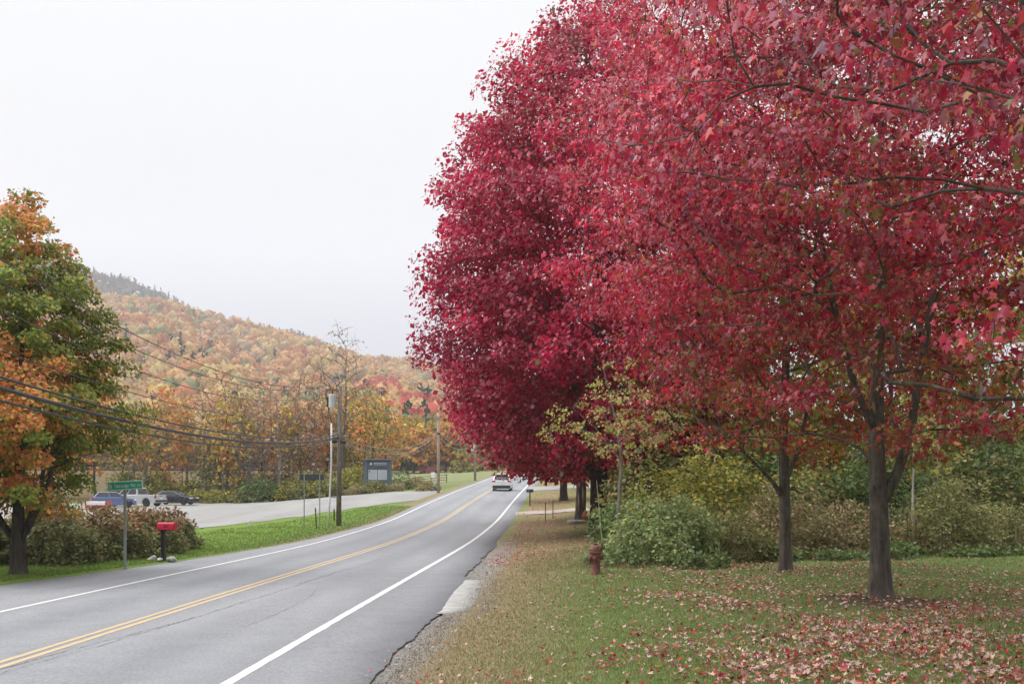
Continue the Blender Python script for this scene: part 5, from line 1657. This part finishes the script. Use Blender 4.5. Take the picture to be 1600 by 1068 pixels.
def car(name, label, loc, head, paint, W_, top, cabin, axles, rw=.33, sill=.24, tail=None, lamps=None, mirror=True, group='vehicles', bumper=None, plate=True, glass=M_glass):
    """top: outline (x,z) from the tail bumper over the body to the front bumper; cabin: (x rear base, x front base, x rear roof, x front roof, z base, z roof)"""
    o = empty(name, loc, head)
    tag(o, label, 'car' if name != 'pickup_truck' else 'truck', group)
    ra, fa = axles
    poly = list(top)
    R_ = rw * 1.16
    s = math.asin(max(-1, min(1, (sill - rw) / R_)))
    poly += [(poly[-1][0] - .02, sill)] + arc(fa, rw, R_, s, math.pi - s) + arc(ra, rw, R_, s, math.pi - s) + [(poly[0][0] + .02, sill)]
    MB().prism(poly, -W_ / 2, W_ / 2).build('body', paint, o, bevel=.07, seg=3)
    xb, xf, xrb, xrf, z0, z1 = cabin
    wb, wt = W_ / 2 - .05, W_ / 2 - .20
    cv = [(xb, -wb, z0), (xf, -wb, z0), (xf, wb, z0), (xb, wb, z0), (xrb, -wt, z1), (xrf, -wt, z1), (xrf, wt, z1), (xrb, wt, z1)]
    MB().add(cv, [(0, 1, 5, 4), (1, 2, 6, 5), (2, 3, 7, 6), (3, 0, 4, 7), (4, 5, 6, 7), (0, 3, 2, 1)]).build('cabin', paint, o, bevel=.07, seg=3)
    def pane(nm, A, B, C, D, u0, u1, v0, v1):
        A, B, C, D = map(Vector, (A, B, C, D))
        def q(u, v): return (A * (1 - u) + B * u) * (1 - v) + (D * (1 - u) + C * u) * v
        nn = (B - A).cross(D - A).normalized()
        mid = (A + B + C + D) / 4
        if nn.dot(mid - Vector(((xb + xf) / 2, 0, (z0 + z1) / 2))) < 0: nn = -nn
        vs = [q(u0, v0), q(u1, v0), q(u1, v1), q(u0, v1)]
        MB().add([v + nn * .004 for v in vs] + [v + nn * .014 for v in vs], [(0, 1, 2, 3), (4, 5, 6, 7), (0, 1, 5, 4), (1, 2, 6, 5), (2, 3, 7, 6), (3, 0, 4, 7)]).build(nm, glass, o)
    for sgn in (0, 1):
        if sgn == 0: a, b, c, d = cv[0], cv[1], cv[5], cv[4]
        else: a, b, c, d = cv[3], cv[2], cv[6], cv[7]
        pane('side_window', a, b, c, d, .06, .49, .14, .90)
        pane('side_window', a, b, c, d, .53, .93, .14, .90)
    pane('windscreen', cv[1], cv[2], cv[6], cv[5], .07, .93, .1, .93)
    pane('rear_window', cv[0], cv[3], cv[7], cv[4], .08, .92, .16, .9)
    for ax in axles:
        for sy in (-1, 1):
            wh = empty('wheel', (ax, sy * (W_ / 2 - .11), rw)); wh.parent = o
            prof_ = [(rw * .62, -.10), (rw * .93, -.105), (rw, -.07), (rw, .07), (rw * .93, .105), (rw * .62, .10)]
            MB().lathe(prof_, 22, 'y').build('tyre', M_tyre, wh, smooth=True)
            rm = MB().lathe([(rw * .6, sy * .085), (rw * .62, sy * .10), (rw * .55, sy * .09), (rw * .15, sy * .07), (.02, sy * .085)], 20, 'y')
            rm.build('rim', M_rim, wh)
    xr, xfnt = min(p[0] for p in top), max(p[0] for p in top)
    for sy in (-1, 1):
        for (lx, lz, dx, dy, dz) in (tail or []):
            MB().box((lx, sy * (W_ / 2 - dy / 2 + .006), lz), (dx, dy, dz)).build('tail_lamp', M_tail, o, bevel=.015)
        for (lx, lz, dx, dy, dz) in (lamps or []):
            MB().box((lx, sy * (W_ / 2 - dy / 2 + .004), lz), (dx, dy, dz)).build('headlight', M_lamp, o, bevel=.015)
        if mirror:
            MB().box((xf - .35, sy * (W_ / 2 + .07), z0 + .08), (.12, .18, .13)).build('mirror', paint, o, bevel=.03)
        for hx in (xb + (xf - xb) * .2, xb + (xf - xb) * .56):
            MB().box((hx, sy * (W_ / 2 + .012), z0 - .14), (.16, .03, .03)).build('handle', M_chrome, o)
    for (bx_, bz, dx, dz) in (bumper or []):
        MB().box((bx_, 0, bz), (dx, W_ * .97, dz)).build('bumper', M_blackp, o, bevel=.05, seg=3)
    if plate:
        MB().box((xr - .012, 0, .82), (.02, .34, .16)).build('number_plate', M_sign_white, o)
    return o

M_white_car = mat('white_car_paint', (.72, .73, .74), .25, .04, 3, coat=.6)
M_silver = mat('silver_car_paint', (.50, .51, .53), .3, .06, 3, metallic=.35, coat=.5)
M_navy = mat('navy_car_paint', (.018, .022, .035), .25, .1, 3, coat=.7)
M_blue = mat('blue_car_paint', (.10, .135, .29), .25, .08, 3, coat=.7)
M_redcar = mat('red_car_paint', (.36, .02, .035), .3, .08, 3, coat=.5)

yy = 102.0
xs_ = float(cx(yy)) + 1.25
pitch = math.atan2(zroad(yy + 2) - zroad(yy - 2), 4)
suv = car('suv', 'white compact SUV driving away up the right lane', (xs_, yy, float(zroad(yy)) - .015), R(90) - math.atan(.05), M_white_car, 1.86,
    [(-2.2, .42), (-2.22, .62), (-2.16, 1.02), (.95, 1.08), (1.95, .93), (2.2, .75), (2.2, .42)], (-2.14, 1.25, -1.72, .35, 1.0, 1.68), (-1.32, 1.36), .35, .24,
    tail=[(-2.12, 1.0, .18, .34, .14)], lamps=[(2.08, .74, .2, .4, .14)], bumper=[(-2.17, .44, .2, .30), (2.15, .42, .2, .28)])
suv.rotation_euler = (0, -pitch, R(90) - math.atan(.05))
MB().box((-1.84, 0, 1.665), (.35, 1.32, .05)).build('spoiler', M_white_car, suv, bevel=.02)
MB().box((-2.19, 0, .33), (.1, 1.0, .06)).build('skid_plate', M_chrome, suv, bevel=.02)
MB().box((-2.205, 0, .98), (.02, .95, .03)).build('chrome_strip', M_chrome, suv)
for sy in (-1, 1):
    MB().tube([(-1.5, sy * .62, 1.72), (.2, sy * .62, 1.73)], .02, 6).build('roof_rail', M_blackp, suv)

def gl(x, y): return (x, y, g1(x, y) + .05)
car('sedan', 'dark navy sedan parked at the back of the lot, nose to the right', gl(-35.6, 105.0), R(-8), M_navy, 1.82,
    [(-2.35, .40), (-2.36, .62), (-2.28, .98), (-1.75, 1.02), (1.0, .97), (2.05, .80), (2.32, .62), (2.33, .40)], (-1.85, 1.2, -1.05, .25, .95, 1.46), (-1.38, 1.42), .33, .22,
    tail=[(-2.30, .85, .16, .4, .14)], lamps=[(2.2, .70, .22, .42, .12)], bumper=[(2.28, .36, .14, .18)])
# pickup
pk = car('pickup_truck', 'silver pickup truck with its tailgate towards the dark sedan', gl(-37.2, 98.6), R(165), M_silver, 1.95,
    [(-2.8, .52), (-2.82, .78), (-2.78, .82), (-.75, .84), (-.7, 1.14), (1.55, 1.12), (2.6, 1.02), (2.8, .8), (2.8, .45)], (-.75, 1.6, -.62, .75, 1.10, 1.84), (-1.75, 1.85), .39, .36,
    tail=[(-2.77, .98, .12, .16, .36)], lamps=[(2.68, .9, .2, .4, .2)], bumper=[(-2.85, .55, .16, .2), (2.8, .5, .16, .25)])
for sy in (-1, 1):
    MB().box((-1.75, sy * .93, .98), (2.1, .08, .34)).build('bed_side', M_silver, pk, bevel=.015)
MB().box((-2.77, 0, .98), (.07, 1.8, .36)).build('tailgate', M_silver, pk, bevel=.015)
MB().box((-1.75, 0, .855), (1.95, 1.74, .02)).build('bed_liner', M_blackp, pk)
MB().box((-2.815, 0, 1.03), (.02, .3, .06)).build('tailgate_handle', M_blackp, pk)
car('hatchback', 'blue hatchback parked left of the silver pickup', gl(-37.4, 93.5), R(25), M_blue, 1.75,
    [(-1.95, .40), (-1.97, .62), (-1.9, .98), (.85, .98), (1.7, .82), (1.95, .62), (1.95, .40)], (-1.85, 1.1, -1.35, .2, .95, 1.48), (-1.2, 1.25), .31, .22,
    tail=[(-1.88, .88, .14, .3, .2)], lamps=[(1.82, .70, .2, .36, .12)])
# low red and white trailer half hidden behind the hedge
tx_, ty_ = -33.2, 80.0
tr = empty('trailer', gl(tx_, ty_), R(3))
tag(tr, 'low red and white trailer behind the hedge, below the orange leaves', 'trailer')
MB().box((0, 0, .46), (1.7, 1.3, .2)).build('deck', M_redcar, tr, bevel=.02)
MB().box((-.05, 0, .70), (1.5, 1.2, .28)).build('panel', M_sign_white, tr, bevel=.02)
for dx in (-.82, .80):
    MB().box((dx, 0, .72), (.10, 1.3, .32)).build('end_post', M_redcar, tr)
for dx in (-.3, .3):
    for sy in (-1, 1):
        MB().lathe([(.12, -.07), (.22, -.08), (.24, -.04), (.24, .04), (.22, .08), (.12, .07)], 18, 'y', (dx, sy * .7, .24)).build('wheel', M_tyre, tr, smooth=True)
yy = 226.0
car('sedan', 'small red car parked across the pasture below the yellow trees', (-18.6, yy, g1(-18.6, yy) + .02), R(4), M_redcar, 1.8,
    [(-2.2, .40), (-2.22, .62), (-2.1, 1.0), (.95, .97), (1.9, .80), (2.2, .62), (2.2, .40)], (-2.0, 1.2, -1.5, .25, .95, 1.5), (-1.35, 1.35), .33, .22)

# ================================================================== GRASS, FALLEN LEAVES, GRAVEL
rng = np.random.default_rng(900)
def blades(name, label, X, Y, h, w, cols, seed):
    r = np.random.default_rng(seed)
    n = len(X)
    Z = ground_z(X, Y) - .005
    a = r.uniform(0, 6.283, n)
    ln = r.normal(0, .45 if h.max() < .6 else .12, (n, 2)) * h[:, None]
    V = np.zeros((n, 3, 3))
    V[:, 0] = np.stack([X - np.cos(a) * w / 2, Y - np.sin(a) * w / 2, Z], 1)
    V[:, 1] = np.stack([X + np.cos(a) * w / 2, Y + np.sin(a) * w / 2, Z], 1)
    V[:, 2] = np.stack([X + ln[:, 0], Y + ln[:, 1], Z + h], 1)
    F = np.arange(3 * n).reshape(-1, 3)
    o = npobj(name, V.reshape(-1, 3), F, M_grass, None, np.repeat(cols, 3, axis=0))
    tag(o, label, 'grass', kind='stuff')
n = 165000
Y = 1 / rng.uniform(1 / 36, 1 / 9.6, n)
dmin = np.maximum(5.15, -0.5 * Y - cx(Y))
D = dmin + rng.uniform(0, 1, n) * (np.minimum(.56 * Y, 17.5) - cx(Y) - dmin)
X = cx(Y) + D
dens = sstep(5.2, 7.6, D + rng.normal(0, .5, n))
soil = np.hypot(X - 6.75, Y - 17.9)
pat = .55 + .45 * np.sin(X * 1.3 + Y * .7) * np.sin(Y * 1.1 - X * .5)
keep = (rng.uniform(0, 1, n) < .35 + .65 * dens) & (soil > 1.0 + .5 * rng.uniform(0, 1, n))
X, Y, D, dens = X[keep], Y[keep], D[keep], dens[keep]
gcol = pick(rng, [((.17, .255, .065), .33), ((.215, .29, .09), .33), ((.28, .32, .13), .2), ((.38, .32, .18), .14)], len(X))
dcol = pick(rng, [((.28, .19, .115), .5), ((.38, .28, .17), .3), ((.20, .165, .085), .2)], len(X))
dry = rng.uniform(0, 1, len(X)) > dens
cols = np.where(dry[:, None], dcol, gcol)
hgt = rng.uniform(.02, .055, len(X)) * (.8 + .02 * Y)
blades('grass', 'short mown grass of the lawn on the right', X, Y, hgt, .006 + .0006 * Y, cols, 1)
n = 46000
Y = 1 / rng.uniform(1 / 75, 1 / 22, n)
D = -(eL(Y) + .05 + rng.uniform(0, 1, n) ** 1.2 * np.interp(Y, [22, 40, 60, 75], [6, 7.5, 5.5, 3]))
X = cx(Y) + D
lotx = np.interp(Y, [44, 50, 56, 62, 70, 78, 84], [-19, -17.6, -16, -14.6, -12.4, -9.8, -7.2])
kp = (Y < 44) | (X > lotx)
X, Y = X[kp], Y[kp]
blades('grass', 'bright mown grass strip between the road and the parking lot', X, Y, rng.uniform(.03, .08, len(X)), .012 + .0007 * Y,
       pick(rng, [((.135, .24, .035), .5), ((.18, .26, .06), .3), ((.24, .25, .09), .2)], len(X)), 2)
# tall dry grass round the hydrant and under the far bush edge
n = 3600
X = rng.normal(1.9, 1.3, n); Y = rng.normal(28.6, 2.6, n)
kp = (X - cx(Y) > 6.0 + .5 * rng.uniform(0, 1, n)) & (np.sin(X * 3.1 + Y) * np.sin(Y * 2.3 - X) > -.25)
X, Y = X[kp], Y[kp]
blades('tall_grass', 'taller dry grass standing behind the red hydrant', X, Y, rng.uniform(.06, .30, len(X)), np.full(len(X), .016), pick(rng, [((.38, .30, .18), .5), ((.27, .26, .12), .5)], len(X)), 3)

# dead stalks and goldenrod standing in the brush
n = 2600
X = rng.uniform(5.5, 19, n); Y = 29.2 + np.abs(rng.normal(0, 1.3, n)) + .05 * X
kp = np.sin(X * 2.1 + 1) + rng.normal(0, .8, n) > -.2
X, Y = X[kp], Y[kp]
blades('tall_weeds', 'dead stalks and seed heads standing along the brush behind the lawn', X, Y, rng.uniform(.5, 1.9, len(X)), np.full(len(X), .022), pick(rng, [((.40, .32, .20), .5), ((.28, .24, .12), .3), ((.20, .22, .08), .2)], len(X)), 4)

# fallen leaves
FALL = [((.56, .36, .33), .29), ((.48, .33, .25), .19), ((.40, .13, .12), .18), ((.42, .03, .045), .12), ((.20, .022, .035), .09), ((.58, .46, .29), .06), ((.50, .17, .08), .06), ((.42, .30, .33), .05)]
FNAME = ['pale pink', 'tan', 'dull red', 'scarlet', 'dark maroon', 'cream', 'orange', 'mauve']
def litter(n, fx, fy, seed):
    r = np.random.default_rng(seed)
    return fx(r, n), fy(r, n)
LX, LY = [], []
trees_ = np.array([(6.85, 18.5), (6.68, 24.3), (7.15, 12.5)])
n = 110000
Y = 1 / rng.uniform(1 / 34, 1 / 9.8, n)
X = rng.uniform(-2.2, 14, n)
dd = X - cx(Y)
dist = np.min(np.hypot(X[:, None] - trees_[:, 0], Y[:, None] - trees_[:, 1]), axis=1)
clus = np.clip(.45 + .55 * np.sin(X * 1.9 + 1.3 * np.sin(Y * .9)) * np.sin(Y * 1.6 + 1.1 * np.sin(X * 1.3)) + rng.normal(0, .18, n), 0, 1)
pr = (.66 * (1 - sstep(2.6, 6.4, dist)) + .085) * (.2 + 1.2 * clus) * sstep(5.0, 7.5, dd)
pr = pr * (1 - .55 * (np.hypot(X - 6.3, Y - 17.3) < 1.3))
kp = rng.uniform(0, 1, n) < pr * .72
LX.append(X[kp]); LY.append(Y[kp])
n = 4600      # drifts below the far maples, a few on the verges
Y = 1 / rng.uniform(1 / 95, 1 / 30, n); X = cx(Y) + 4.9 + np.abs(rng.normal(0, 3.2, n))
LX.append(X); LY.append(Y)
n = 260
Y = rng.uniform(10, 60, n); X = cx(Y) + 4.6 + np.abs(rng.normal(0, .8, n))
LX.append(X); LY.append(Y)
LX, LY = np.concatenate(LX), np.concatenate(LY)
N_ = len(LX)
P_ = np.stack([LX, LY, ground_z(LX, LY) + rng.uniform(.012, .035, N_)], 1)
A_ = nrm(rng.normal(0, 1, (N_, 3)) * np.array([1, 1, .25]))
Nn_ = nrm(np.array([0, 0, 1.0]) + rng.normal(0, .38, (N_, 3)))
flip = rng.uniform(0, 1, N_) < .5
Nn_[flip] *= -1
P_[flip, 2] += .02
S_ = rng.uniform(.042, .085, N_) * (1 + .006 * np.clip(LY - 20, 0, 80))
ki = rng.choice(len(FALL), N_, p=np.array([f[1] for f in FALL]) / sum(f[1] for f in FALL))
C_ = np.clip(np.array([f[0] for f in FALL])[ki] * rng.normal(1, .12, (N_, 1)), .01, .9)
far_ = LY > 31
C_[far_] = C_[far_] * .75 + np.array([.10, .035, .03])
u_, v_ = px_of(P_)
ins = (u_ > 10) & (u_ < 1590) & (v_ < 1060)
order = np.argsort(np.where(ins, LY - 40 * (S_ - .08), 1e9))[:300]
rest = np.ones(N_, bool); rest[order] = False
ra, rb = rest & (LY < 17), rest & (LY >= 17)
V, F, CC = leaves(P_[ra], A_[ra], Nn_[ra], S_[ra], C_[ra], LEAF_MIX)
V2, F2, CC2 = leaves(P_[rb], A_[rb], Nn_[rb], S_[rb], C_[rb], LEAF_LOW)
F = np.concatenate([F, F2 + len(V)]); V = np.concatenate([V, V2]); CC = np.concatenate([CC, CC2])
lo = npobj('leaf_litter', V, F, M_leaf_dry, None, CC)
tag(lo, 'fallen maple leaves strewn over the lawn and verges', 'leaf litter', kind='stuff')
for i in order:
    nm = FNAME[ki[i]]
    o = leaf_object('fallen_leaf', leaf_proto(('fall', int(ki[i])), FALL[ki[i]][0], LEAF_HI, M_leaf_dry), P_[i], A_[i], Nn_[i], S_[i] * 1.1, None)
    zx = ['by the gravel edge', 'left of the maples', 'below the hydrant bush', 'left of the nearest trunk', 'below the nearest trunk', 'in the right corner'][int(np.digitize(u_[i], [720, 900, 1080, 1250, 1420]))]
    zy = 'at the bottom edge' if v_[i] > 1030 else 'near the bottom edge' if v_[i] > 990 else 'higher on the lawn'
    sz = 'large ' if S_[i] > .075 else 'small ' if S_[i] < .06 else ''
    tag(o, f'{sz}{nm} fallen leaf {zy} {zx}', 'leaf', f'{nm} fallen leaves in the foreground')

# loose gravel on the shoulder
n = 2600
Y = 1 / rng.uniform(1 / 34, 1 / 10.2, n)
X = cx(Y) + eR(Y) + .03 + np.abs(rng.normal(0, .2, n)) + .58 * ((Y > 18.3) & (Y < 25.8))
ov = np.array([(1, 0, 0), (-1, 0, 0), (0, 1, 0), (0, -1, 0), (0, 0, 1), (0, 0, -1)], float)
of = np.array([(0, 2, 4), (2, 1, 4), (1, 3, 4), (3, 0, 4), (2, 0, 5), (1, 2, 5), (3, 1, 5), (0, 3, 5)])
S_ = rng.uniform(.006, .020, n)
V = np.stack([X, Y, ground_z(X, Y) + .003], 1)[:, None, :] + ov[None] * S_[:, None, None] * rng.uniform(.6, 1.3, (n, 6, 1))
F = (of[None] + (np.arange(n) * 6)[:, None, None]).reshape(-1, 3)
go = npobj('gravel', V.reshape(-1, 3), F, M_leaf_dry, None, np.repeat(pick(rng, [((.30, .29, .27), .5), ((.20, .19, .18), .3), ((.40, .38, .35), .2)], n), 6, axis=0))
tag(go, 'loose grey gravel along the broken right road edge', 'gravel', kind='stuff')
